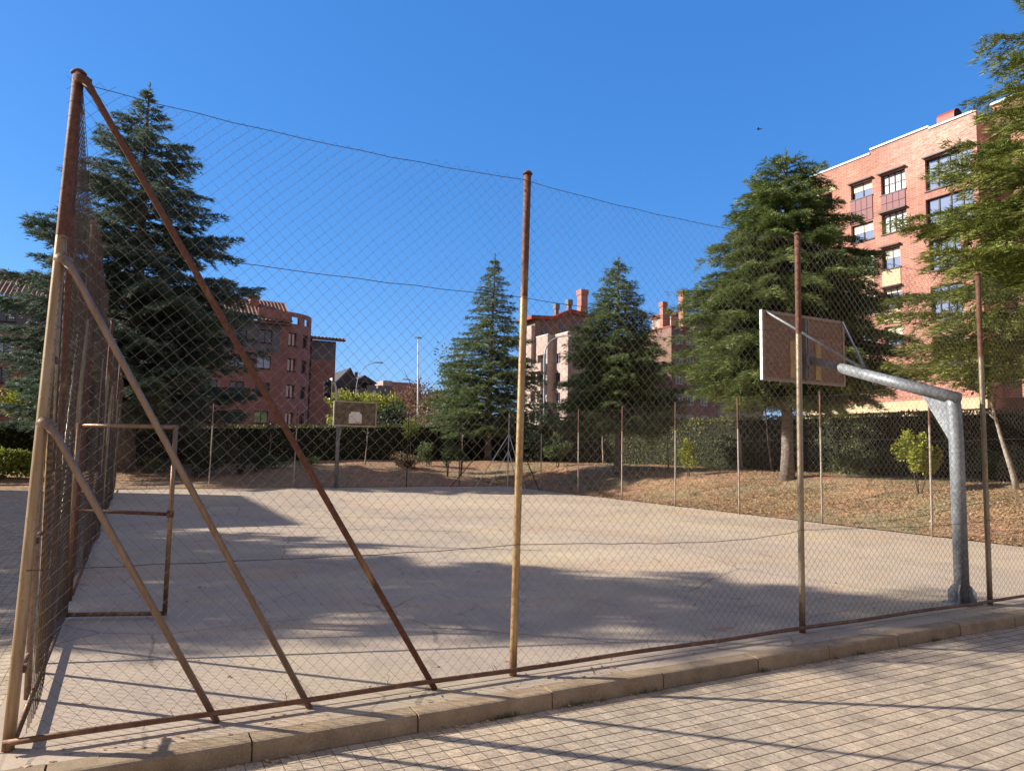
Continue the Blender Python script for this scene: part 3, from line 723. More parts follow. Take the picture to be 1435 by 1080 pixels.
CG = 'conifers round the court'
conifer('cedar_tree', 'tallest dark blue-green cedar, left, behind the braced fence corner', (.25, 34.3, .45), 19.2,
        [(.10, 5.6), (.25, 6.5), (.4, 5.9), (.52, 5.0), (.68, 3.7), (.8, 2.6), (.88, 1.5), (.94, .8), (1, .08)], .11, 270, M['cedar_blue'], seed=5, nl=.21, droop=.18, up=.12, dens=.85, tr=.42, group=CG, rag=.75)
conifer('cedar_tree', 'narrow pointed green conifer just left of the second fence post', (21.6, 38.2, .95), 14.0,
        [(.1, 4.0), (.2, 4.4), (.38, 3.8), (.55, 2.9), (.7, 1.9), (.85, 1.05), (.93, .6), (1, .1)], .13, 240, M['cedar_mid'], seed=8, nl=.19, droop=.24, up=.12, dens=.72, tr=.22, group=CG, lean=(.3, 0), rag=.7)
conifer('cedar_tree', 'pointed conifer in front of the pink apartment block, right of the second fence post', (20.7, 22.3, .80), 10.15,
        [(.14, 2.3), (.26, 3.1), (.42, 2.9), (.58, 2.5), (.7, 1.8), (.82, 1.15), (.92, .7), (1, .1)], .19, 225, M['cedar_mid'], seed=14, hang=.45, nl=.16, droop=.2, up=.1, dens=.9, tr=.19, group=CG, rag=.6)
conifer('cedar_tree', 'broad dense green cedar behind the near hoop backboard', (21.2, 12.9, .92), 11.9,
        [(.2, 2.7), (.27, 3.6), (.35, 4.2), (.48, 4.0), (.58, 3.7), (.69, 3.0), (.82, 2.2), (.92, 1.4), (.97, .8), (1, .2)], .23, 300, M['cedar_green'], seed=21, hang=.5, nl=.17, wf=.085, kk=9, spread=.30, droop=.34, up=.1, dens=1.05, tr=.22, group=CG, lean=(.15, -.1), rag=.5)
conifer('cedar_tree', 'big yellow-green cedar at the right edge, only its left branches in view', (21.6, 3.5, .95), 15.2,
        [(.18, 4.4), (.34, 5.3), (.45, 4.8), (.52, 4.3), (.57, 3.1), (.66, 2.8), (.79, 2.0), (.88, 1.2), (1, .2)], .2, 180, M['cedar_olive'], seed=33, wf=.085, kk=9, spread=.3, nl=.17, droop=.16, up=.06, dens=1.0, tr=.3, group=CG, rag=.6)
# trees to the left, outside the picture, that shade the court
SG = 'conifers left of the court'
conifer('cedar_tree', 'conifer beyond the left side path, shading the court', (-11.7, 12.6, -.01), 12.9,
        [(.1, 3.9), (.3, 3.6), (.5, 3.1), (.7, 2.7), (.85, 2.3), (.94, 1.6), (1, .5)], .09, 215, M['cedar_mid'], seed=41, nl=.26, droop=.25, dens=.85, tr=.25, group=SG, rag=.7, kk=5)
conifer('cedar_tree', 'second conifer beyond the left side path, nearer the building', (-10.5, 17.0, -.01), 8.9,
        [(.1, 3.6), (.3, 3.5), (.5, 2.8), (.75, 1.9), (1, .2)], .09, 120, M['cedar_mid'], seed=42, nl=.3, droop=.25, dens=.9, tr=.22, group=SG, kk=5)
conifer('cedar_tree', 'third conifer beyond the left side path, close beside the first', (-13.5, 16.2, -.01), 11.6,
        [(.1, 3.8), (.3, 3.8), (.5, 2.9), (.75, 1.8), (1, .2)], .09, 120, M['cedar_mid'], seed=43, nl=.3, droop=.25, dens=.9, tr=.22, group=SG, kk=5)
conifer('cedar_tree', 'low young conifer at the border of the left side path', (-7.4, 9.8, -.01), 5.0,
        [(.1, 1.5), (.3, 1.6), (.6, 1.1), (1, .1)], .1, 70, M['cedar_mid'], seed=44, nl=.22, droop=.2, dens=.7, tr=.12, group=SG, kk=5)

# slim pale-trunked trees in the bank
def slim(label, b, H, cz, cr, m, bm, sd, lean=(0, 0), n=700, tr=.06, ls=.12):
    return broadleaf('slender_tree', label, b, H, cr, cz, n, ls, m, bm, sd, tr, lean, 'slender trees by the hedge', 4)
slim('slender tree with pale trunk just left of the big cedar trunk', P(24.6, 18.3), 4.6, 3.9, (.8, .8, .8), M['dark_leaf'], M['bark_pale'], 3, (-.35, .1), 500)
slim('slender dark-trunked tree between pale trunk and big cedar trunk', P(24.6, 16.6), 4.0, 3.6, (.7, .7, .8), M['dark_leaf'], M['bark_dark'], 4, (-.45, .1), 500)
slim('slender grey-trunked tree beside the small yellow shrub', P(23.6, 22.1), 3.6, 3.4, (.7, .7, .8), M['dark_leaf'], M['bark_pale'], 5, (-.1, 0), 500, .045)
slim('slim staked tree with yellow-green crown left of the pointed conifer trunk', P(24.6, 29.0), 3.8, 3.6, (.75, .7, 1.15), M['lime_leaf'], M['bark_pale'], 6, (-.1, 0), 1500, .05)
slim('leaning pale-barked tree at the right edge under the cedar branches', P(21.7, 5.6), 3.1, 3.0, (.7, .7, .6), M['cedar_olive'], M['bark_pale'], 7, (-.75, .3), 900, .085)
slim('thin pale trunk before the dark hedge, right of the distant hoop', P(12.2, 34.6), 2.6, 2.7, (.35, .35, .4), M['dark_leaf'], M['bark_pale'], 8, (.1, 0), 160, .04)
slim('thin leafless stake of a trunk before the hedge, right of the twin globe shrubs', P(17.9, 34.0), 2.3, 2.2, (.25, .25, .3), M['dark_leaf'], M['bark_pale'], 9, (0, 0), 120, .04)
slim('young tree with small yellowish crown above the dry bush', P(14.4, 33.3), 2.6, 2.35, (.62, .5, .62), M['lime_leaf'], M['bark_dark'], 10, (0, 0), 900, .035, .1)
slim('thin trunk in front of the hedge below the round brick tower', P(7.0, 34.6), 2.0, 2.1, (.25, .25, .3), M['dark_leaf'], M['bark_pale'], 12, (0, 0), 80, .03)

# shrubs
bush('shrub', 'bright yellow-green upright shrub on the bank behind the near hoop pole', P(20.4, 7.5), (.50, .50, .80), 6500, .075, M['yellow_leaf'], seed=1, lift=.35, group='yellow shrubs on the bank')
bush('shrub', 'small yellow-green shrub on the bank left of the fence post and big cedar', P(20.7, 17.4), (.38, .38, .62), 3000, .07, M['yellow_leaf'], seed=2, lift=.25, group='yellow shrubs on the bank')
bush('shrub', 'spreading green shrub right of the second fence post before the hedge', P(21.0, 28.2), (.75, .7, .75), 1500, .11, M['shrub_leaf'], seed=3, lift=.3, clumps=9)
bush('globe_shrub', 'left one of two globe-topped shrubs on short stems behind the far court edge', P(15.5, 30.4), (.42, .42, .62), 1500, .08, M['shrub_leaf'], seed=4, lift=.75, group='globe shrubs', sr=.03, stem=M['bark_dark'])
bush('globe_shrub', 'right one of two globe-topped shrubs on short stems behind the far court edge', P(16.25, 30.4), (.42, .42, .55), 1400, .08, M['shrub_leaf'], seed=5, lift=.7, group='globe shrubs', sr=.03, stem=M['bark_dark'])
bush('shrub', 'round green shrub on the ground between dry bush and twin globe shrubs', P(15.8, 34.3), (.62, .6, .72), 1500, .1, M['shrub_leaf'], seed=6)
bush('dry_bush', 'dry straw-coloured bush under the young tree in front of the hedge', P(14.4, 33.4), (1.05, .7, .5), 1500, .12, M['dry_leaf'], seed=7, stems=8)
LG = 'straggly shrubs behind the far left of the court'
for i, (u, v, rx, rz_, n, lab, m) in enumerate([
    (3.6, 31.2, .95, 1.1, 1700, 'tall straggly dark shrub below the big cedar, right of the gate top', 'dark_leaf'),
    (5.2, 31.8, .8, .75, 1000, 'low straggly shrub right of the tall one under the big cedar', 'dark_leaf'),
    (7.2, 34.0, 1.1, .3, 700, 'flat ground-hugging shrub left of the distant hoop pole', 'shrub_leaf'),
    (1.6, 33.0, .8, .35, 600, 'small low plant beside the trunk of the big cedar', 'shrub_leaf'),
    (9.2, 35.0, .8, .2, 300, 'tiny green tuft right behind the distant hoop pole', 'shrub_leaf'),
    (6.1, 32.8, .7, .45, 700, 'small shrub between the low straggly one and the flat one', 'dark_leaf')]):
    bush('shrub', lab, P(u, v), (rx, .7, rz_), n, .12, M[m], seed=20 + i, stems=5, group=LG, clumps=10)
bush('laurel_bush', 'bright green glossy bush at the far left beyond the side path', P(-5.0, 31.2), (2.6, .8, .62), 9000, .16, M['lime_leaf'], seed=31, clumps=26, stems=6)
bush('shrub', 'dark clipped shrub in the foot of the hedge behind the left bank shrub', P(22.6, 33.0), (1.2, .8, 1.0), 1500, .14, M['dark_leaf'], seed=32)
# ground bushes at the foot of the right hedge
for i, (u, v, lab) in enumerate([(25.2, 13.4, 'low olive bush at the foot of the right hedge, left of the yellow shrub'), (25.0, 11.3, 'low olive bush at the foot of the right hedge, beside the white fence post'), (25.3, 8.0, 'low green bush at the foot of the right hedge, right of the hoop pole')]):
    bush('shrub', lab, P(u, v), (.8, .8, .5), 1100, .11, M['shrub_leaf'], seed=50 + i, group='low bushes along the right hedge')

# hedges ------------------------------------------------------------
def hedge(name, label, pts, thick, leafm, n_per_m2=75, ls=.12, seed=0):
    """pts: (u, v, zbase, ztop)"""
    t = empty(name, label, 'hedge', 'clipped hedges round the park'); r = np.random.default_rng(seed)
    mb = MB(); parts = []
    for (a, b) in zip(pts[:-1], pts[1:]):
        A = np.array(a); B = np.array(b); d = B[:2] - A[:2]; L = np.linalg.norm(d); d /= L; nr = np.array([-d[1], d[0]])
        h = thick / 2 - .08
        c = [A[:2] + nr * h, A[:2] - nr * h, B[:2] - nr * h, B[:2] + nr * h]; zb = [A[2], A[2], B[2], B[2]]; zt = [A[3], A[3], B[3], B[3]]
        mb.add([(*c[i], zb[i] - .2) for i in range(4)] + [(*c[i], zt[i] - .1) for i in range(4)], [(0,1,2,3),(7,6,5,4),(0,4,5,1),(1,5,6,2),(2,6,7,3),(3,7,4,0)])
        for face in ('f', 'b', 't'):
            H = (A[3] - A[2]) if face != 't' else thick
            if face == 'b': dens = n_per_m2 * .25
            else: dens = n_per_m2
            n = int(L * H * dens); s = r.uniform(0, 1, n); w = r.uniform(0, 1, n)
            base = A[:2] + (B[:2] - A[:2]) * s[:, None]; zb_ = A[2] + (B[2] - A[2]) * s; zt_ = A[3] + (B[3] - A[3]) * s
            j = r.uniform(-.1, .07, n) + .07 * np.sin(s * L * 1.7) * np.sin(w * 5 + s * L)
            if face == 't':
                p = np.column_stack([base + nr * ((w - .5) * thick)[:, None], zt_ + j * .8 - .02]); out = np.array([0, 0, 1.])
            else:
                sg = 1 if face == 'b' else -1
                p = np.column_stack([base + nr * sg * (thick / 2 + j)[:, None], zb_ + (zt_ - zb_) * w]); out = np.array([nr[0] * sg, nr[1] * sg, .3])
            D = unit(r.normal(0, .8, (n, 3)) + out * .7 + np.array([0, 0, .3])); Nn = unit(r.normal(0, .8, (n, 3)) + out)
            parts.append(rhomb(p, D, Nn, r.uniform(.7, 1.3, n) * ls, r.uniform(.7, 1.2, n) * ls * .34))
    mb.build('branch_core', M['hedge_core'], t); V, F = join(parts); np_mesh('foliage', V, F, leafm, t); return t
hedge('hedge', 'long dark hedge across the far side, its sunlit top a thin green line', [(-34, 34.8, -.1, 1.9), (-14, 35.8, .1, 2.16), (0, 37.4, .5, 2.6), (5, 37.8, .7, 2.76), (16, 40.0, .9, 3.2), (27.6, 42, .95, 3.6)], 1.1, M['hedge'], 90, .13, 1)
hedge('hedge', 'clipped green-brown hedge along the right bank', [(27.5, 41.3, .95, 3.58), (27.5, 22, 1., 3.55), (27.3, 10, 1., 3.42), (27.0, -6, 1., 3.38)], 1.2, M['hedge'], 130, .11, 2)

# plants beyond the hedge
broadleaf('lime_tree', 'left yellow-green tree crown above the hedge, behind the traffic light', (16.6, 56, 0), 6.2, (2.2, 2, 1.6), 5.0, 2600, .28, M['yellow_leaf'], M['bark'], 60, .12, group='yellow-green street trees')
broadleaf('lime_tree', 'right yellow-green tree crown above the hedge, over the distant backboard', (19.4, 55, 0), 6.4, (2.3, 2, 1.6), 5.1, 2600, .28, M['yellow_leaf'], M['bark'], 61, .12, group='yellow-green street trees')
broadleaf('street_tree', 'dark green rounded tree right of the distant backboard', (19.4, 52, 0), 5.0, (2.0, 2, 2.0), 3.5, 2600, .26, M['dark_leaf'], M['bark'], 62, .12)
broadleaf('street_tree', 'reddish thin-leaved autumn tree left of the tall pole', (24.8, 61, 0), 8.4, (2.9, 2.2, 3.4), 5.0, 2600, .26, M['red_leaf'], M['bark_dark'], 63, .14, limbs=14)
broadleaf('street_tree', 'tan bare-looking autumn tree right of the tall pole', (21.6, 47.5, 0), 6.6, (2.2, 2, 2.8), 3.9, 2400, .2, M['dry_leaf'], M['bark_dark'], 64, .12, limbs=14)
broadleaf('willow_tree', 'feathery grey-green tree against the sky left of the pointed conifer', (21.3, 43.0, 0), 9.2, (1.9, 1.6, 4.2), 5.4, 2600, .2, M['willow_leaf'], M['bark_pale'], 65, .13, limbs=18, clumps=40)
broadleaf('street_tree', 'dark ivy-like tree beneath the curved lamp in front of the pink block', (31, 47, 0), 6.4, (1.6, 1.6, 2.2), 4.0, 2200, .24, M['dark_leaf'], M['bark_dark'], 66, .12)
broadleaf('street_tree', 'yellow-leaved small tree at the far left against the red brick wall', (-7.5, 64, 0), 7.0, (1.6, 1.4, 1.9), 5.2, 1800, .26, M['yellow_leaf'], M['bark'], 67, .1)

# fallen leaves -------------------------------------------------------
def scatter_leaves(name, pts, ls, mat):
    n = len(pts); r = np.random.default_rng(n); D = unit(np.column_stack([r.normal(0, 1, n), r.normal(0, 1, n), r.normal(0, .18, n)])); Nn = unit(np.column_stack([r.normal(0, .35, n), r.normal(0, .35, n), np.ones(n)]))
    V, F = rhomb(pts, D, Nn, r.uniform(.6, 1.4, n) * ls, r.uniform(.6, 1.3, n) * ls * .3); o = np_mesh(name, V, F, mat); tag(o, kind='stuff'); return o
r = np.random.default_rng(77); n = 70000
u = 16.85 + r.random(n) ** 1.25 * 10; v = r.uniform(.5, 30, n); kp = (np.sin(u * .9 + v * .35) + np.sin(v * .8 - u * .5 + 1) + np.sin(u * 2.3 + v * 1.7) * .5 + r.normal(0, .5, n)) > -.15; u, v = u[kp], v[kp]; p = np.column_stack([u, v, soilz(u, v) + .012])
scatter_leaves('fallen_leaves', p, .075, M['fallen'])
n = 9000; u = r.uniform(-8, 27, n); v = 26.4 + r.random(n) * 11; scatter_leaves('fallen_leaves', np.column_stack([u, v, soilz(u, v) + .012]), .09, M['fallen'])
n = 1500; u = r.uniform(-1, 14, n); v = -.478 - np.abs(r.normal(0, .035, n)); v2 = -.305 + np.abs(r.normal(0, .1, n)); w = r.random(n) < .6
cl = np.sin(u * 2.1) + np.sin(u * 5.3) + r.normal(0, .7, n) > .1; u = u[cl]; v = np.where(w, v, v2)[cl]; w = w[cl]
scatter_leaves('leaf_debris', np.column_stack([u, v, np.where(w, -.112, .004 )]), .032, M['fallen'])
n = 420; u = r.uniform(-.5, 12, n); v = r.uniform(-4.5, -.5, n); scatter_leaves('leaf_debris', np.column_stack([u, v, v * 0 - .113]), .022, M['fallen'])
n = 500; u = r.uniform(.1, 16.4, n); v = r.uniform(.1, 25, n); scatter_leaves('leaf_debris', np.column_stack([u, v, v * 0 + .006]), .05, M['fallen'])
# dry grass tufts on the bank
r3 = np.random.default_rng(15); nt3 = 420; tu = 17.2 + r3.random(nt3) * 9; tv = r3.uniform(1, 29, nt3); kp = np.sin(tu * .9 + tv * .35) + np.sin(tv * .8 - tu * .5 + 1) < .3; tu, tv = tu[kp], tv[kp]
bu = np.repeat(tu, 16) + r3.normal(0, .09, len(tu) * 16); bv = np.repeat(tv, 16) + r3.normal(0, .09, len(tu) * 16); n = len(bu)
V, F = tri(np.column_stack([bu, bv, soilz(bu, bv)]), unit(np.column_stack([r3.normal(0, .45, n), r3.normal(0, .45, n), np.ones(n)])), unit(r3.normal(0, 1, (n, 3))), r3.uniform(.05, .17, n), np.full(n, .007)); o = np_mesh('dry_grass', V, F, M['shrub_leaf']); tag(o, kind='stuff')
# weed tufts at the kerb foot
V = []; n = 260; r2 = np.random.default_rng(5); cx_ = r2.choice([2.95, 3.05, 3.62, 4.3, 5.6, 6.9, 8.1], n) + r2.normal(0, .05, n)
C = np.column_stack([cx_, -.485 - np.abs(r2.normal(0, .012, n)), np.full(n, -.118)]); D = unit(np.column_stack([r2.normal(0, .5, n), r2.normal(-.1, .4, n), np.ones(n)]))
V, F = tri(C, D, unit(r2.normal(0, 1, (n, 3))), r2.uniform(.02, .06, n), np.full(n, .003)); o = np_mesh('kerb_weeds', V, F, M['shrub_leaf']); tag(o, kind='stuff')

# ------------------------------------------------------------------ buildings
def wall_grid(mb, S, Z, holes, f, depth, inward):
    """front wall as grid with real openings + reveals. f(s,z,d)->point, d = distance inwards"""
    ss = sorted(set([S[0], S[1]] + [h[0] for h in holes] + [h[1] for h in holes] + list(S[2:]))); zs = sorted(set([Z[0], Z[1]] + [h[2] for h in holes] + [h[3] for h in holes]))
    ss = [s for s in ss if S[0] <= s <= S[1]]; zs = [z for z in zs if Z[0] <= z <= Z[1]]
    for i in range(len(ss) - 1):
        for j in range(len(zs) - 1):
            a, b, c, d = ss[i], ss[i + 1], zs[j], zs[j + 1]; ms, mz = (a + b) / 2, (c + d) / 2
            if any(h[0] < ms < h[1] and h[2] < mz < h[3] for h in holes): continue
            mb.add([f(a, c, 0), f(b, c, 0), f(b, d, 0), f(a, d, 0)], [(0, 1, 2, 3)])
    for h in holes:
        a, b, c, d = h[:4]
        q = [(a, c), (b, c), (b, d), (a, d)]
        for i in range(4):
            (s0, z0), (s1, z1) = q[i], q[(i + 1) % 4]
            mb.add([f(s0, z0, 0), f(s1, z1, 0), f(s1, z1, depth), f(s0, z0, depth)], [(0, 1, 2, 3)])
def window(parent, f, h, depth, glass, frame, nx=2, nz=1, blind=0., bar=.06, sill=True, blindm=None):
    a, b, c, d = h[:4]; mb = MB(); e = bar
    def bar_(s0, s1, z0, z1, d0=depth - .07, d1=depth - .01):
        v = [f(s0, z0, d0), f(s1, z0, d0), f(s1, z1, d0), f(s0, z1, d0), f(s0, z0, d1), f(s1, z0, d1), f(s1, z1, d1), f(s0, z1, d1)]
        mb.add(v, [(0,1,2,3),(0,4,5,1),(1,5,6,2),(2,6,7,3),(3,7,4,0)])
    bar_(a, a + e, c, d); bar_(b - e, b, c, d); bar_(a + e, b - e, c, c + e); bar_(a + e, b - e, d - e, d)
    for i in range(1, nx): s = a + (b - a) * i / nx; bar_(s - e / 2, s + e / 2, c + e, d - e)
    for j in range(1, nz): z = c + (d - c) * j / nz; bar_(a + e, b - e, z - e / 3, z + e / 3, depth - .06, depth - .02)
    if sill: bar_(a - .08, b + .08, c - .1, c - .005, -.08, depth - .1)
    w = mb.build('window', frame, parent)
    mp = MB(); mp.add([f(a, c, depth), f(b, c, depth), f(b, d, depth), f(a, d, depth)], [(0, 1, 2, 3)]); mp.build('pane', glass, w)
    if blind > 0:
        z = d - (d - c) * blind; mp = MB(); mp.add([f(a + e, z, depth - .045), f(b - e, z, depth - .045), f(b - e, d - e, depth - .045), f(a + e, d - e, depth - .045)], [(0, 1, 2, 3)]); mp.build('blind', blindm or M['blind'], w)
    return w

# --- left red brick block with round corner tower
A = empty('apartment_building', 'dark red brick block with tiled roof and rounded corner tower, far left', 'building')
fA = lambda s, z, d: (s, 80.5 + d, z)
hA = []
rowsA = [(1.2, 2.7), (4.25, 5.65), (7.45, 8.9), (10.55, 12.0), (13.55, 15.05)]
baysA = [-30, -26.6, -23, -19.6, -16, -12.4, -9.5, -6, -2.6, 1, 4.4, 8.2, 9.7 + 1.5, 12.55 + 1.45]
baysA = [-29, -25.6, -22, -18.6, -15, -12.2, -9.35, -6, -2.6, .8, 4.2, 6.9, 9.7, 12.5]
for x in baysA:
    for (z0, z1) in rowsA: hA.append((x, x + (1.6 if z0 > 13 else 1.55), z0, z1))
mb = MB(); wall_grid(mb, (-40, 15.0), (0, 12.55), [h for h in hA if h[3] < 12.5], fA, .3, 1); mb.box((-40, 80.9, 0), (15, 92, 15.3))
mb.build('wall', M['brickA'], A)
mb = MB(); wall_grid(mb, (-40, 15.0), (12.555, 16.0), [h for h in hA if h[3] > 12.5], fA, .3, 1); mb.build('upper_band', M['grey_render'], A)
for i, h in enumerate(hA):
    window(A, fA, h, .3, M['glass_dark'] if (i * 7) % 5 > 2 else M['glass'], M['frame_dark'], 2, 1, [0, 0, .3, 0, .5, 0, 0][i % 7], .07, blindm=M['greystone'])
# rounded tower
cxT, cyT, rT = 15.0, 84.8, 4.3
def fT(s, z, d): a = s / rT; return (cxT + (rT - d) * math.sin(a), cyT - (rT - d) * math.cos(a), z)
hT = []
for (z0, z1) in rowsA:
    for s in (.95, 3.0, 5.1): hT.append((s, s + 1.05, z0 - .1, z1 - .05))
hole = [(1.25, 2.25, 16.1, 16.95), (3.2, 4.2, 16.1, 16.95), (5.2, 6.1, 16.1, 16.95)]
mb = MB(); sub = [6.75 * i / 20 for i in range(21)]
wall_grid(mb, [0, 6.754] + sub, (0, 17.45), hT + hole, fT, .3, 1)
# inner skin and cap of the parapet
wall_grid(mb, [0, 6.754] + sub, (15.4, 17.45), hole, lambda s, z, d: fT(s, z, .3 - d), 0.0, 1)
for i in range(20):
    a, b = sub[i], sub[i + 1]; mb.add([fT(a, 17.45, 0), fT(b, 17.45, 0), fT(b, 17.45, .3), fT(a, 17.45, .3)], [(0, 1, 2, 3)])
for a, b in ((-2.6, 0),):
    mb.box((15 + a, 80.62, 15.3), (15 + b, 80.86, 17.44))
pr = [fT(s, 0, .5)[:2] for s in sub] + [(15, 84.8)]
mb.prism(pr, 0, 15.4); mb.build('round_tower', M['brickA'], A)
for i, h in enumerate(hT): window(A, fT, h, .28, M['glass_dark'] if i % 3 else M['glass'], M['frame_dark'], 2, 1, 0, .09)
# right wing
fW = lambda s, z, d: (s, 84.9 + d, z)
mb = MB(); mb.box((19.25, 84.9, 0), (22.6, 97, 12.55)); mb.build('right_wing', M['brickA'], A)
mb = MB(); mb.box((19.26, 84.91, 12.555), (22.59, 97, 15.0)); mb.build('right_wing_band', M['grey_render'], A)
mb = MB(); mb.tube([(19.45, 84.78, 0), (19.45, 84.78, 15.2)], .12, 8); mb.build('drainpipe', M['frame_dark'], A)
def tiled(mb, x0, x1, y0, z0, y1, z1, step=.42, cut=None):
    """corrugated clay tile slope between an eave line and a ridge line, one scalloped sheet"""
    n = int((x1 - x0) / step) * 4; rows = 7
    vs = []; 
    for j in range(rows + 1):
        for i in range(n + 1):
            x = x0 + (x1 - x0) * i / n; f = j / rows; a = .075 * math.cos(i * math.pi / 2)
            vs.append((x, y0 + (y1 - y0) * f, z0 + (z1 - z0) * f + a - .02 * (j % 2)))
    mb.add(vs, [(j * (n + 1) + i, j * (n + 1) + i + 1, (j + 1) * (n + 1) + i + 1, (j + 1) * (n + 1) + i) for j in range(rows) for i in range(n)])
mb = MB(); tiled(mb, -40.6, 16.2, 79.7, 16.05, 86.3, 19.6); mb.build('roof', M['tile'], A)
mb = MB(); tiled(mb, 18.9, 23.7, 83.9, 15.3, 90, 16.1); 
mb.build('wing_roof', M['tile'], A)
mb = MB(); mb.box((-40.6, 79.8, 15.75), (16.1, 80.48, 15.93)); mb.box((19, 84.0, 15.05), (23.6, 84.85, 15.2)); mb.build('eaves', M['brickD2'], A)
mb = MB(); mb.box((11.9, 84, 17.5), (12.9, 85, 19.3)); mb.box((11.75, 83.85, 19.3), (13.05, 85.15, 19.5)); mb.build('chimney', M['brickA'], A)

# --- right orange brick block
F_ = empty('apartment_building', 'tall orange-red brick block in full sun, upper right', 'building')
fF = lambda s, z, d: (52.4 + d, s, z)
hF = [  # v0, v1, z0, z1, kind
 (31.09, 33.05, 22.95, 24.24, 'b'), (31.09, 33.1, 19.33, 20.79, 'b'), (28.29, 30.33, 22.55, 24.18, 'g'), (28.27, 30.35, 19.35, 21.0, 'g'),
 (23.3, 26.7, 21.75, 24.2, 'w'), (23.25, 26.75, 18.7, 21.1, 'w'), (28.88, 30.39, 16.5, 18.16, 'b2'), (31.1, 32.6, 16.5, 18.2, 'g2'), (28.86, 30.37, 13.4, 14.95, 'c'), (31.1, 32.6, 13.4, 14.95, 'c'),
 (34.85, 36.3, 22.3, 24.3, 'l'), (34.85, 36.3, 19.2, 21.1, 'l'), (34.85, 36.3, 16.2, 18.1, 'l'),
 (28.9, 30.4, 10.4, 11.9, 'b2'), (31.1, 32.6, 10.4, 11.9, 'c'), (28.9, 30.4, 7.4, 8.7, 'c'), (31.1, 32.6, 7.0, 8.6, 'g2'), (34.2, 35.7, 7.0, 8.6, 'g2'), (34.9, 36.3, 10.4, 11.9, 'b2'), (24.3, 26.6, 15.6, 17.9, 'w'), (24.3, 26.6, 7.2, 10.6, 'l'), (24.3, 26.6, 11.8, 14.4, 'w')]
mb = MB(); wall_grid(mb, (22.9, 37.0), (6.0, 26.3), hF, fF, .3, 1)
mb.add([(52.4, 22.9, 6), (70, 22.9, 6), (70, 22.9, 26.3), (52.4, 22.9, 26.3)], [(0, 1, 2, 3)])
mb.add([(52.4, 37, 6), (70, 37, 6), (70, 37, 26.3), (52.4, 37, 26.3)], [(3, 2, 1, 0)])
mb.box((53.5, 22.95, 0), (70, 36.95, 26.0))
mb.build('wall', M['brickF'], F_)
mb = MB(); mb.box((54.4, 8, 6.0), (70, 22.88, 27.3)); mb.build('right_wall', M['brickF'], F_)
mb = MB(); mb.box((54.2, 7.9, 27.31), (55, 22.88, 27.45)); mb.build('right_coping', M['white_edge'], F_)
# parapet steps with pale coping
mb = MB()
for (a, b, z) in ((31.2, 37.05, 26.3), (26.3, 31.18, 26.62), (22.85, 26.28, 26.45)):
    mb.box((52.3, a, z), (52.75, b, z + .14))
mb.build('coping', M['white_edge'], F_)
mb = MB(); mb.box((52.405, 26.3, 26.3), (52.7, 31.18, 26.61)); mb.box((52.405, 22.9, 26.3), (52.7, 26.28, 26.44)); mb.build('parapet', M['brickF'], F_)
for h in hF:
    k = h[4]
    if k == 'b': window(F_, fF, h, .3, M['glass'], M['frame_dark'], 2, 1, .5, .08)
    elif k == 'g': window(F_, fF, h, .3, M['curtain'], M['frame_dark'], 4, 2, 0, .07)
    elif k == 'w': window(F_, fF, h, .3, M['glass'], M['frame_dark'], 4, 2, 0, .09)
    elif k == 'b2': window(F_, fF, h, .3, M['glass'], M['frame_dark'], 2, 1, .48, .08)
    elif k == 'g2': window(F_, fF, h, .3, M['curtain'], M['frame_dark'], 2, 1, 0, .07)
    elif k == 'c': window(F_, fF, h, .3, M['glass'], M['frame_dark'], 3, 1, .25, .07)
    elif k == 'l':
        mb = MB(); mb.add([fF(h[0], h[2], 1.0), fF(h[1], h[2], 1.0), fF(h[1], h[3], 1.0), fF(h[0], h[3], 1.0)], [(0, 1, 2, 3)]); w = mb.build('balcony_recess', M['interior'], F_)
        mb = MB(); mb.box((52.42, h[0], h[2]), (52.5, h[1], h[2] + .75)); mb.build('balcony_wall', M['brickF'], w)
for (a, b, z0, z1) in ((31.07, 33.1, 20.87, 22.85), (28.29, 30.35, 21.08, 22.45)):
    mb = MB(); e = .04; nx = 4; nz = 2
    for i in range(nx):
        for j in range(nz):
            s0 = a + (b - a) * i / nx + e / 2; s1 = a + (b - a) * (i + 1) / nx - e / 2; q0 = z0 + (z1 - z0) * j / nz + e / 2; q1 = z0 + (z1 - z0) * (j + 1) / nz - e / 2
            mb.box((52.34, s0, q0), (52.39, s1, q1))
    mb.build('spandrel_panel', M['maroon'], F_)
for (a, b, z) in ((31.0, 33.2, 24.3), (28.2, 30.5, 24.25), (28.2, 30.5, 21.03), (28.8, 30.5, 18.25), (23.2, 26.8, 24.25), (28.8, 30.5, 15.0)):
    mb = MB(); mb.box((52.1, a, z), (52.45, b, z + .1)); mb.build('lintel', M['frame_dark'], F_)
for (a, b, z0, z1) in ((28.88, 30.4, 15.1, 16.35), (31.1, 32.6, 15.1, 16.35), (28.9, 30.4, 12.1, 13.2), (34.4, 36.6, 24.35, 24.8)):
    mb = MB(); mb.box((52.35, a, z0), (52.45, b, z1)); mb.build('cream_panel', M['cream'], F_)
mb = MB(); mb.box((52.2, 22.8, 5.2), (52.9, 38.0, 5.99)); mb.build('cream_band', M['cream'], F_)
mb = MB()
for i, y in enumerate([23.2, 25.6, 28.0, 30.3, 32.8, 35.0, 37.2]): mb.box((52.4, y, -.3), (52.8, y + (.9 if i % 2 else 1.4), 5.19))
mb.build('arcade_column', M['cream'], F_)
mb = MB(); mb.box((53.3, 22.9, -.3), (53.45, 38, 5.15)); mb.build('arcade_back', M['interior'], F_)
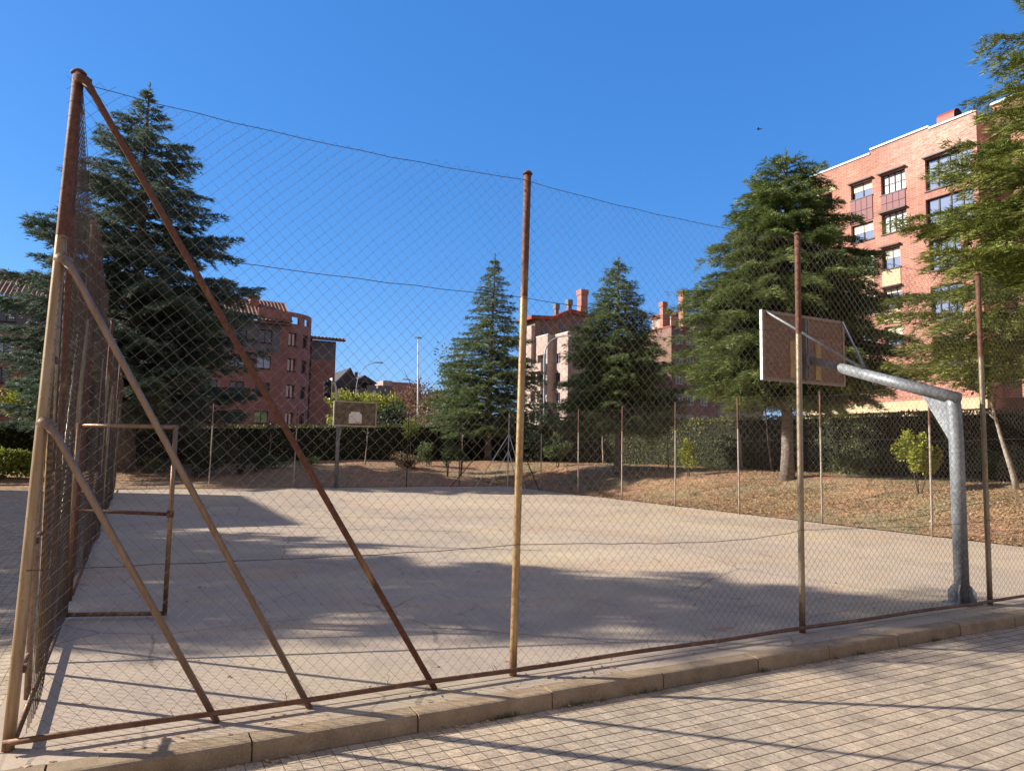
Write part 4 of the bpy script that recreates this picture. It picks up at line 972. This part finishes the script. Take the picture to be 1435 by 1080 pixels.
# rounded red metal flue housing
mb = MB(); prof = [(53.0, 26.95)] + [(53.55 + .55 * math.cos(a), 27.25 + .5 * math.sin(a)) for a in [math.pi - math.pi * i / 10 for i in range(11)]] + [(54.1, 26.95)]
n = len(prof); mb.add([(p[0], 24.75, p[1]) for p in prof] + [(p[0], 26.05, p[1]) for p in prof], [tuple(range(2 * n - 1, n - 1, -1))] + [(i, (i + 1) % n, (i + 1) % n + n, i + n) for i in range(n)])
fl = mb.build('flue_housing', M['copper'], F_)
mb = MB(); mb.add([(53.55 + (p[0] - 53.55) * .9, 24.8, 27.1 + (p[1] - 27.1) * .85) for p in prof], [tuple(range(n))]); mb.build('flue_opening', M['interior'], fl)
mb = MB(); mb.box((53.1, 24.8, 26.3), (54.0, 26.0, 26.94)); mb.build('flue_base', M['white_edge'], fl)
mb = MB(); mb.add([(54.5, 32.0, 26.3), (57, 32, 26.3), (57, 35, 26.3), (54.5, 35, 26.3), (55.7, 33.2, 27.6)], [(0, 1, 4), (1, 2, 4), (2, 3, 4), (3, 0, 4)]); mb.build('skylight_roof', M['copper'], F_)

# --- middle pink block, stepped footprint
D_ = empty('apartment_building', 'pink brick apartment block with stepped balconies and chimneys, behind the two pointed conifers', 'building')
mb = MB()
H1 = 19.9
steps = [(58.6, 86.8), (58.6, 90.8), (57.3, 90.8), (57.3, 94.8), (56.6, 94.8), (56.6, 99), (100, 99), (100, 86.8)]
flZ = [2.0, 5.1, 8.2, 11.3, 14.4]
# lit faces (normal -u) with openings
f1 = lambda s, z, d: (58.6 + d, s, z); f2_ = lambda s, z, d: (57.3 + d, s, z); f3_ = lambda s, z, d: (56.6 + d, s, z)
f4 = lambda s, z, d: (s, 86.8 + d, z)
h1 = [(89.0, 90.6, z + .9, z + 2.5) for z in flZ]; h2 = [(91.2, 93.9, z + .9, z + 2.5) for z in flZ]; h3 = [(96, 97.3, z + 1, z + 2.4) for z in flZ]
h4 = [(x, x + 1.6, z + 1, z + 2.5) for z in flZ for x in (61, 65, 69, 73, 76.2, 80, 84, 88)]
wall_grid(mb, (86.8, 90.8), (0, H1), h1, f1, .3, 1); wall_grid(mb, (90.8, 94.8), (0, H1), h2, f2_, .6, 1); wall_grid(mb, (94.8, 99), (0, H1 + 2), h3, f3_, .3, 1)
wall_grid(mb, (58.6, 100), (0, H1 - .6), h4, f4, .3, 1)
mb.box((57.301, 90.8, 0), (58.6, 90.95, H1)); mb.box((56.601, 94.8, 0), (57.3, 94.95, H1 + 2)); mb.box((58.6, 86.8, H1 - .6), (62, 87, H1)); mb.box((59.3, 87.4, 0), (99, 98.9, H1 - .7)); mb.box((58.2, 91.4, 0), (59.3, 98.9, H1 - .1))
mb.build('wall', M['brickD'], D_)
for f, hs in ((f1, h1), (f2_, h2), (f3_, h3), (f4, h4)):
    for i, h in enumerate(hs): window(D_, f, h, .58 if f is f2_ else .28, M['glass_dark'], M['frame_white'] if i % 3 else M['frame_dark'], 2, 1, 0, .09, sill=False)
for z in flZ:
    mb = MB(); mb.box((56.2, 91.0, z - .3), (58.0, 91.15, z + .95)); mb.box((56.2, 91.15, z - .3), (56.35, 94.4, z + .95)); mb.box((56.35, 91.15, z - .3), (57.29, 94.4, z - .1)); mb.build('balcony', M['brickD'], D_)
mb = MB(); mb.box((58.65, 86.9, H1 + .001), (62, 90.7, H1 + .12)); mb.box((57.25, 90.75, H1 + .001), (57.6, 94.8, H1 + .12)); mb.build('coping', M['white_edge'], D_)
# attic storey
def profile_box(mb, prof, y0, y1, zb=None, th=None):
    """extrude a roofline polyline (x, z) in y; down to zb or with thickness th"""
    n = len(prof); lo = [(x, zb if th is None else z - th) for x, z in prof]
    vs = [(x, y0, z) for x, z in prof] + [(x, y0, z) for x, z in lo] + [(x, y1, z) for x, z in prof] + [(x, y1, z) for x, z in lo]
    fs = []
    for i in range(n - 1):
        fs += [(n + i, n + i + 1, i + 1, i), (2 * n + i, 2 * n + i + 1, 3 * n + i + 1, 3 * n + i), (i, i + 1, 2 * n + i + 1, 2 * n + i), (3 * n + i, 3 * n + i + 1, n + i + 1, n + i)]
    fs += [(0, 2 * n, 3 * n, n), (n - 1, 2 * n - 1, 4 * n - 1, 3 * n - 1)]
    mb.add(vs, fs)
mb = MB(); profile_box(mb, [(57.35, 22.9), (60.6, 23.2), (63.9, 24.7), (68.5, 24.2)], 94.96, 98.9, 19.0); mb.build('attic', M['brickD2'], D_)
mb = MB(); profile_box(mb, [(56.3, 23.5), (60.6, 23.75), (63.9, 25.3), (69.2, 24.75)], 94.3, 99.4, th=.6); mb.build('attic_roof', M['copper'], D_)
for (x, y, w, z0, z1) in ((67.2, 96, 1.3, 25, 29.2), (64.5, 96, .7, 25, 27.2), (62.0, 96, .6, 24, 26.2)):
    mb = MB(); mb.box((x - w / 2, y - w / 2, z0 - 4), (x + w / 2, y + w / 2, z1 - .9)); mb.box((x - w / 2 - .12, y - w / 2 - .12, z1 - .9), (x + w / 2 + .12, y + w / 2 + .12, z1)); mb.build('chimney', M['brickF'] if w > 1 else M['greystone'], D_)
mb = MB()
mb.box((58.6, 94.9, 20.4), (59.5, 94.94, 22.2)); mb.box((62.0, 94.9, 20.3), (63.0, 94.94, 22.8)); mb.box((64.6, 94.9, 22.6), (67.4, 94.94, 23.5)); mb.build('attic_window', M['glass_dark'], D_)
# right rise
mb = MB(); mb.box((72.6, 79.4, 0), (82, 86.7, 21.0)); mb.build('right_wing', M['brickD2'], D_)
mb = MB(); mb.box((72.5, 79.3, 21.01), (82.1, 86.7, 21.2)); mb.build('wing_coping', M['copper'], D_)
fR = lambda s, z, d: (s, 79.35 + d, z)
for z in flZ + [17.5]:
    for x in (73.4, 75.6, 78.4): window(D_, fR, (x, x + 1.3, z + .9, z + 2.4), .03, M['glass_dark'], M['frame_white'], 2, 1, 0, .09, sill=False)
mb = MB(); mb.box((79, 87, 19), (90, 92, 24.6)); mb.build('rear_block', M['brickD'], D_)
mb = MB(); mb.box((78.8, 86.8, 24.61), (90, 92.2, 25.3)); mb.build('rear_parapet', M['copper'], D_)
for (x, y, w, z0, z1) in ((79.5, 84.5, 1.1, 21, 28.4), (74.0, 83, .8, 21, 25.6), (75.6, 84, .7, 21, 24.6)):
    mb = MB(); mb.box((x - w / 2, y - w / 2, z0), (x + w / 2, y + w / 2, z1 - .8)); mb.box((x - w / 2 - .1, y - w / 2 - .1, z1 - .8), (x + w / 2 + .1, y + w / 2 + .1, z1)); mb.build('chimney', M['brickF'], D_)
mb = MB(); mb.tube([(77.5, 86, 24), (77.5, 86, 28.6)], .04, 5); mb.tube([(76.8, 86, 28.2), (78.2, 86, 28.2)], .03, 4); mb.tube([(77, 86, 27.8), (78, 86, 27.8)], .03, 4); mb.build('antenna', M['greystone'], D_)

# --- far grey slate-roofed block and brick block behind
B_ = empty('apartment_building', 'grey block with steep dark slate roofs in the distance, right of the round tower', 'building')
mb = MB(); mb.box((34, 143, 0), (47.0, 158, 14.2)); mb.build('wall', M['greystone'], B_)
mb = MB()
def gable(mb, x0, x1, y0, y1, z0, zr, off=.5):
    xm = x0 + (x1 - x0) * off
    mb.add([(x0, y0, z0), (x1, y0, z0), (x1, y1, z0), (x0, y1, z0), (xm, y0, zr), (xm, y1, zr)], [(0, 1, 4), (2, 3, 5), (1, 2, 5, 4), (3, 0, 4, 5), (0, 3, 2, 1)])
gable(mb, 33, 36.5, 141.5, 158, 14.21, 16.0); gable(mb, 35.4, 41.6, 140, 158, 13.9, 18.0, .62); mb.box((41.2, 143.5, 14.21), (45.6, 157, 15.2)); gable(mb, 41, 46, 142.5, 158, 15.21, 16.9, .4)
mb.build('slate_roof', M['slate'], B_)
mb = MB(); mb.box((40.5, 142.2, 6), (42.6, 142.98, 14)); mb.box((43.5, 142.4, 8), (45.6, 142.98, 14.8)); mb.build('bay', M['grey_render'], B_)
mb = MB()
for x in (35, 37.4, 39.2, 41.0, 43.9, 44.8):
    for z in (6.2, 9.4, 12.2): mb.box((x, 142.15, z), (x + .7, 142.19, z + 1.5))
mb.build('window', M['glass'], B_)
mb = MB(); mb.box((43, 150, 16.5), (43.6, 150.6, 18.2)); mb.build('chimney', M['slate'], B_)
C_ = empty('apartment_building', 'low stepped red brick block in the distance behind the tall pole', 'building')
mb = MB(); mb.box((50.4, 153, 0), (52.6, 168, 17)); mb.build('stair_tower', M['brickD'], C_)
mb = MB(); mb.box((52.61, 154, 0), (60, 168, 16.9)); mb.box((60.01, 154.5, 0), (69, 168, 14.6)); mb.box((69.01, 155, 0), (76, 168, 12.4)); mb.box((55, 152.6, 0), (66, 153.98, 13.4)); mb.build('wall', M['brickF'], C_)
mb = MB()
for x in (56, 59, 62):
    for z in (6.5, 9.6): mb.box((x, 152.54, z), (x + 1.5, 152.59, z + 1.4))
mb.build('window', M['curtain'], C_)
mb = MB(); mb.box((47.1, 146, 0), (50.3, 160, 15.2)); mb.build('link_block', M['grey_render'], C_)
# --- brick block beyond the side path, left of the picture
E_ = empty('apartment_building', 'low brick block beyond the left side path', 'building')
fE = lambda s, z, d: (-13.2 - d, s, z)
hE = [(y, y + 1.4, z, z + 1.4) for y in (23.5, 26.5, 29.5) for z in (1.2, 4.2, 7.2)]
mb = MB(); wall_grid(mb, (22.1, 32.3), (0, 10.1), hE, fE, .3, 1); mb.box((-26, 22.12, 0), (-13.6, 32.28, 9.9))
mb.add([(-13.2, 22.1, 0), (-26, 22.1, 0), (-26, 22.1, 10.1), (-13.2, 22.1, 10.1)], [(0, 1, 2, 3)]); mb.add([(-13.2, 32.3, 0), (-26, 32.3, 0), (-26, 32.3, 10.1), (-13.2, 32.3, 10.1)], [(0, 1, 2, 3)]); mb.add([(-13.2, 22.1, 10.1), (-26, 22.1, 10.1), (-26, 32.3, 10.1), (-13.2, 32.3, 10.1)], [(0, 1, 2, 3)])
mb.build('wall', M['brickA'], E_)
for h in hE: window(E_, fE, h, .28, M['glass'], M['frame_dark'], 2)

# ------------------------------------------------------------------ street furniture beyond the hedge
def lamp_pole(label, pts, r0, r1, head, mat, headm=None, name='street_lamp', cat='street lamp'):
    t = empty(name, label, cat); mb = MB(); n = len(pts)
    mb.tube(pts, [r0 + (r1 - r0) * i / (n - 1) for i in range(n)], 8); mb.build('pole', mat, t, True)
    if head:
        (x, y, z), (dx, dy) = head; mb = MB(); d = Vector((dx, dy, 0)).normalized(); s = Vector((-d.y, d.x, 0)); p = Vector((x, y, z))
        L = math.hypot(dx, dy); q = [(0, .06, 0), (.35, .14, .02), (.8, .15, .01), (1., .05, -.02)]
        vs = []
        for f, w, dz in q:
            c = p + d * (L * f); vs += [c + s * w + Vector((0, 0, dz)), c - s * w + Vector((0, 0, dz)), c - s * w * .6 + Vector((0, 0, dz + .1)), c + s * w * .6 + Vector((0, 0, dz + .1))]
        fs = []
        for i in range(3):
            for j in range(4): fs.append((i * 4 + j, i * 4 + (j + 1) % 4, (i + 1) * 4 + (j + 1) % 4, (i + 1) * 4 + j))
        fs += [(3, 2, 1, 0), (12, 13, 14, 15)]; mb.add(vs, fs); mb.build('lamp_head', headm or M['lamp_paint'], t)
    return t
lamp_pole('tall straight white pole with small flat lamp on top, centre of the sky', [(21.6, 51.4, 0), (21.45, 51.4, 5.5), (21.3, 51.4, 11.0)], .1, .05, ((21.05, 51.5, 11.0), (.6, -.1)), M['white_edge'])
lamp_pole('street lamp with curved blue-grey arm in front of the pink block', [(31.0, 46.65, 0), (30.85, 46.5, 6), (30.75, 46.4, 9.6), (30.85, 46.35, 10.3), (31.15, 46.2, 10.9), (31.6, 45.9, 11.25), (32.2, 45.6, 11.4)], .09, .045, ((32.2, 45.6, 11.36), (.6, -.3)), M['teal_paint'])
lamp_pole('thin street lamp with arched arm and flat head above the grey slate roofs', [(19.6, 63.9, 0), (19.6, 63.8, 7.8), (19.8, 63.7, 8.9), (20.3, 63.4, 9.7), (21.0, 63, 10.0)], .045, .025, ((21.0, 63.0, 10.0), (.8, -.4)), M['lamp_paint'], M['grey_render'])
lamp_pole('low curved white lamp arm behind the hedge, right of the pointed conifer', [(33.9, 39.0, 0), (34.0, 39, 3.6), (34.3, 38.9, 4.4), (34.8, 38.7, 4.9), (35.4, 38.5, 5.1)], .06, .04, None, M['white_edge'])
lamp_pole('short street lamp with small side arm, just left of the tall pole', [(25.2, 62.5, 0), (25.2, 62.5, 8.2), (24.7, 62.6, 8.55)], .06, .04, ((24.7, 62.6, 8.5), (-.8, .2)), M['lamp_paint'])
gl = empty('globe_lamp', 'small white globe lamp against the conifer trunk above the hedge', 'street lamp')
mb = MB(); mb.tube([(29.8, 35.9, 0), (29.8, 35.9, 3.75)], .04, 8); mb.build('pole', M['lamp_paint'], gl, True)
mb = MB(); mb.tube([(29.8, 35.9, 3.72 + .22 * (1 - math.cos(a)) ) for a in [math.pi * i / 8 for i in range(9)]], [max(.01, .22 * math.sin(math.pi * i / 8)) for i in range(9)], 12); mb.build('globe', M['white_edge'], gl, True)
# traffic light
tl = empty('traffic_light', 'black traffic light head on a curved white pole above the hedge', 'traffic light')
mb = MB(); mb.tube([(13.45, 46.85, 0), (13.42, 46.8, 5.5), (13.36, 46.8, 6.1), (13.28, 46.82, 6.35), (13.18, 46.86, 6.4), (13.08, 46.95, 6.3)], .065, 8); mb.build('pole', M['white_edge'], tl, True)
mb = MB(); mb.box((12.82, 46.9, 5.3), (13.06, 47.3, 6.6)); hd = mb.build('signal_head', M['black'], tl)
mb = MB(); mb.box((13.07, 46.75, 5.2), (13.10, 47.45, 6.75)); mb.build('backing_board', M['white_edge'], hd)
for z in (5.55, 5.95, 6.35):
    mb = MB(); mb.tube([(12.81, 47.1, z), (12.58, 47.1, z - .03)], [.15, .14], 10); mb.build('visor', M['black'], hd, True)
# bird
mb = MB(); bx_, by_, bz_ = 30.5, 22.59, 19.9
mb.tube([(bx_ - .14, by_, bz_ - .05), (bx_ - .08, by_, bz_ - .01), (bx_, by_, bz_), (bx_ + .07, by_ - .02, bz_ + .01), (bx_ + .15, by_ - .05, bz_ + .02)], [.012, .035, .045, .025, .01], 8)
mb.add([(bx_ - .05, by_, bz_ + .02), (bx_ + .05, by_, bz_ + .02), (bx_ + .13, by_ + .08, bz_ + .18), (bx_ + .02, by_ + .05, bz_ + .14), (bx_ + .0, by_ + .03, bz_ + .03)], [(0, 1, 2, 3), (0, 3, 4)])
mb.add([(bx_ - .05, by_ - .02, bz_), (bx_ + .05, by_ - .02, bz_), (bx_ + .22, by_ - .22, bz_ + .03), (bx_ + .1, by_ - .2, bz_)], [(0, 1, 2, 3)])
tag(mb.build('bird', M['black']), 'small dark bird flying in the open blue sky', 'bird')

# ------------------------------------------------------------------ sun, sky, camera
el = R_(26.5); az = Vector((-.853, .5225, 0)).normalized()
to_sun = Vector((az.x * math.cos(el), az.y * math.cos(el), math.sin(el)))
sd = bpy.data.lights.new('sun', 'SUN'); sd.energy = 5.0; sd.angle = R_(.53); sd.color = (1., .93, .83)
so = bpy.data.objects.new('sun', sd); link(so); so.rotation_euler = (-to_sun).to_track_quat('-Z', 'Y').to_euler(); so.location = to_sun * 60
w = bpy.data.worlds.new('World'); scene.world = w; w.use_nodes = True; nt = w.node_tree
bg = nt.nodes['Background']; sky = nt.nodes.new('ShaderNodeTexSky'); sky.sky_type = 'NISHITA'; sky.sun_disc = False
sky.sun_elevation = el; sky.sun_rotation = math.atan2(to_sun.x, to_sun.y); sky.altitude = 850; sky.air_density = 1.0; sky.dust_density = .6; sky.ozone_density = 2.5
hs = nt.nodes.new('ShaderNodeHueSaturation'); hs.inputs['Saturation'].default_value = 1.3; nt.links.new(sky.outputs[0], hs.inputs['Color']); mx = mix(nt, .5, hs.outputs[0], (.38, 1.50, 4.55))
# pale veil added behind the viewer and overhead, lifting and warming the shadow fill
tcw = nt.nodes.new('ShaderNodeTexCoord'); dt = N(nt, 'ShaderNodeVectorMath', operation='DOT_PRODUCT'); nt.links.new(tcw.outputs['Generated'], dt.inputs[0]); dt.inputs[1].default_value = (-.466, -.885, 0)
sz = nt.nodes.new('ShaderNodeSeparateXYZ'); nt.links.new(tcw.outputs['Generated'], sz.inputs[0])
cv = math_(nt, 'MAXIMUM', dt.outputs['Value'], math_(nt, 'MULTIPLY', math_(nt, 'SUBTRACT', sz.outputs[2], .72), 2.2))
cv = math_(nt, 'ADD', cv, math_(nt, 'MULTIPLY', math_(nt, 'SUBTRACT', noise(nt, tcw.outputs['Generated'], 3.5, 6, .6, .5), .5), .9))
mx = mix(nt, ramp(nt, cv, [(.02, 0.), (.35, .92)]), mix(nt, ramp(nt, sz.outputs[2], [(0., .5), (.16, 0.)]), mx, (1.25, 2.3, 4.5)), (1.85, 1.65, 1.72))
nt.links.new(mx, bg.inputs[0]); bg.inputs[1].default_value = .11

cam = bpy.data.cameras.new('camera'); co = bpy.data.objects.new('camera', cam); link(co); scene.camera = co
f_px, pit, rol, yaw = 999.72, .0890272, .0182823, .484774
cam.sensor_fit = 'HORIZONTAL'; cam.sensor_width = 36; cam.lens = f_px / 1435 * 36; cam.clip_start = .05; cam.clip_end = 3000
fw = Vector((math.sin(yaw) * math.cos(pit), math.cos(yaw) * math.cos(pit), math.sin(pit))); rt = Vector((math.cos(yaw), -math.sin(yaw), 0)); up_ = rt.cross(fw)
Rr = rt * math.cos(rol) + up_ * math.sin(rol); Uu = -rt * math.sin(rol) + up_ * math.cos(rol)
mt = Matrix((Rr, Uu, -fw)).transposed().to_4x4(); mt.translation = Vector((.5466, -5.1909, 1.8)); co.matrix_world = mt
vs_ = scene.view_settings; vs_.view_transform = 'Standard'; vs_.look = 'None'; vs_.gamma = 1; vs_.use_curve_mapping = False; vs_.exposure = .88
scene.cycles.max_bounces = 6; scene.cycles.diffuse_bounces = 3; scene.cycles.transparent_max_bounces = 4
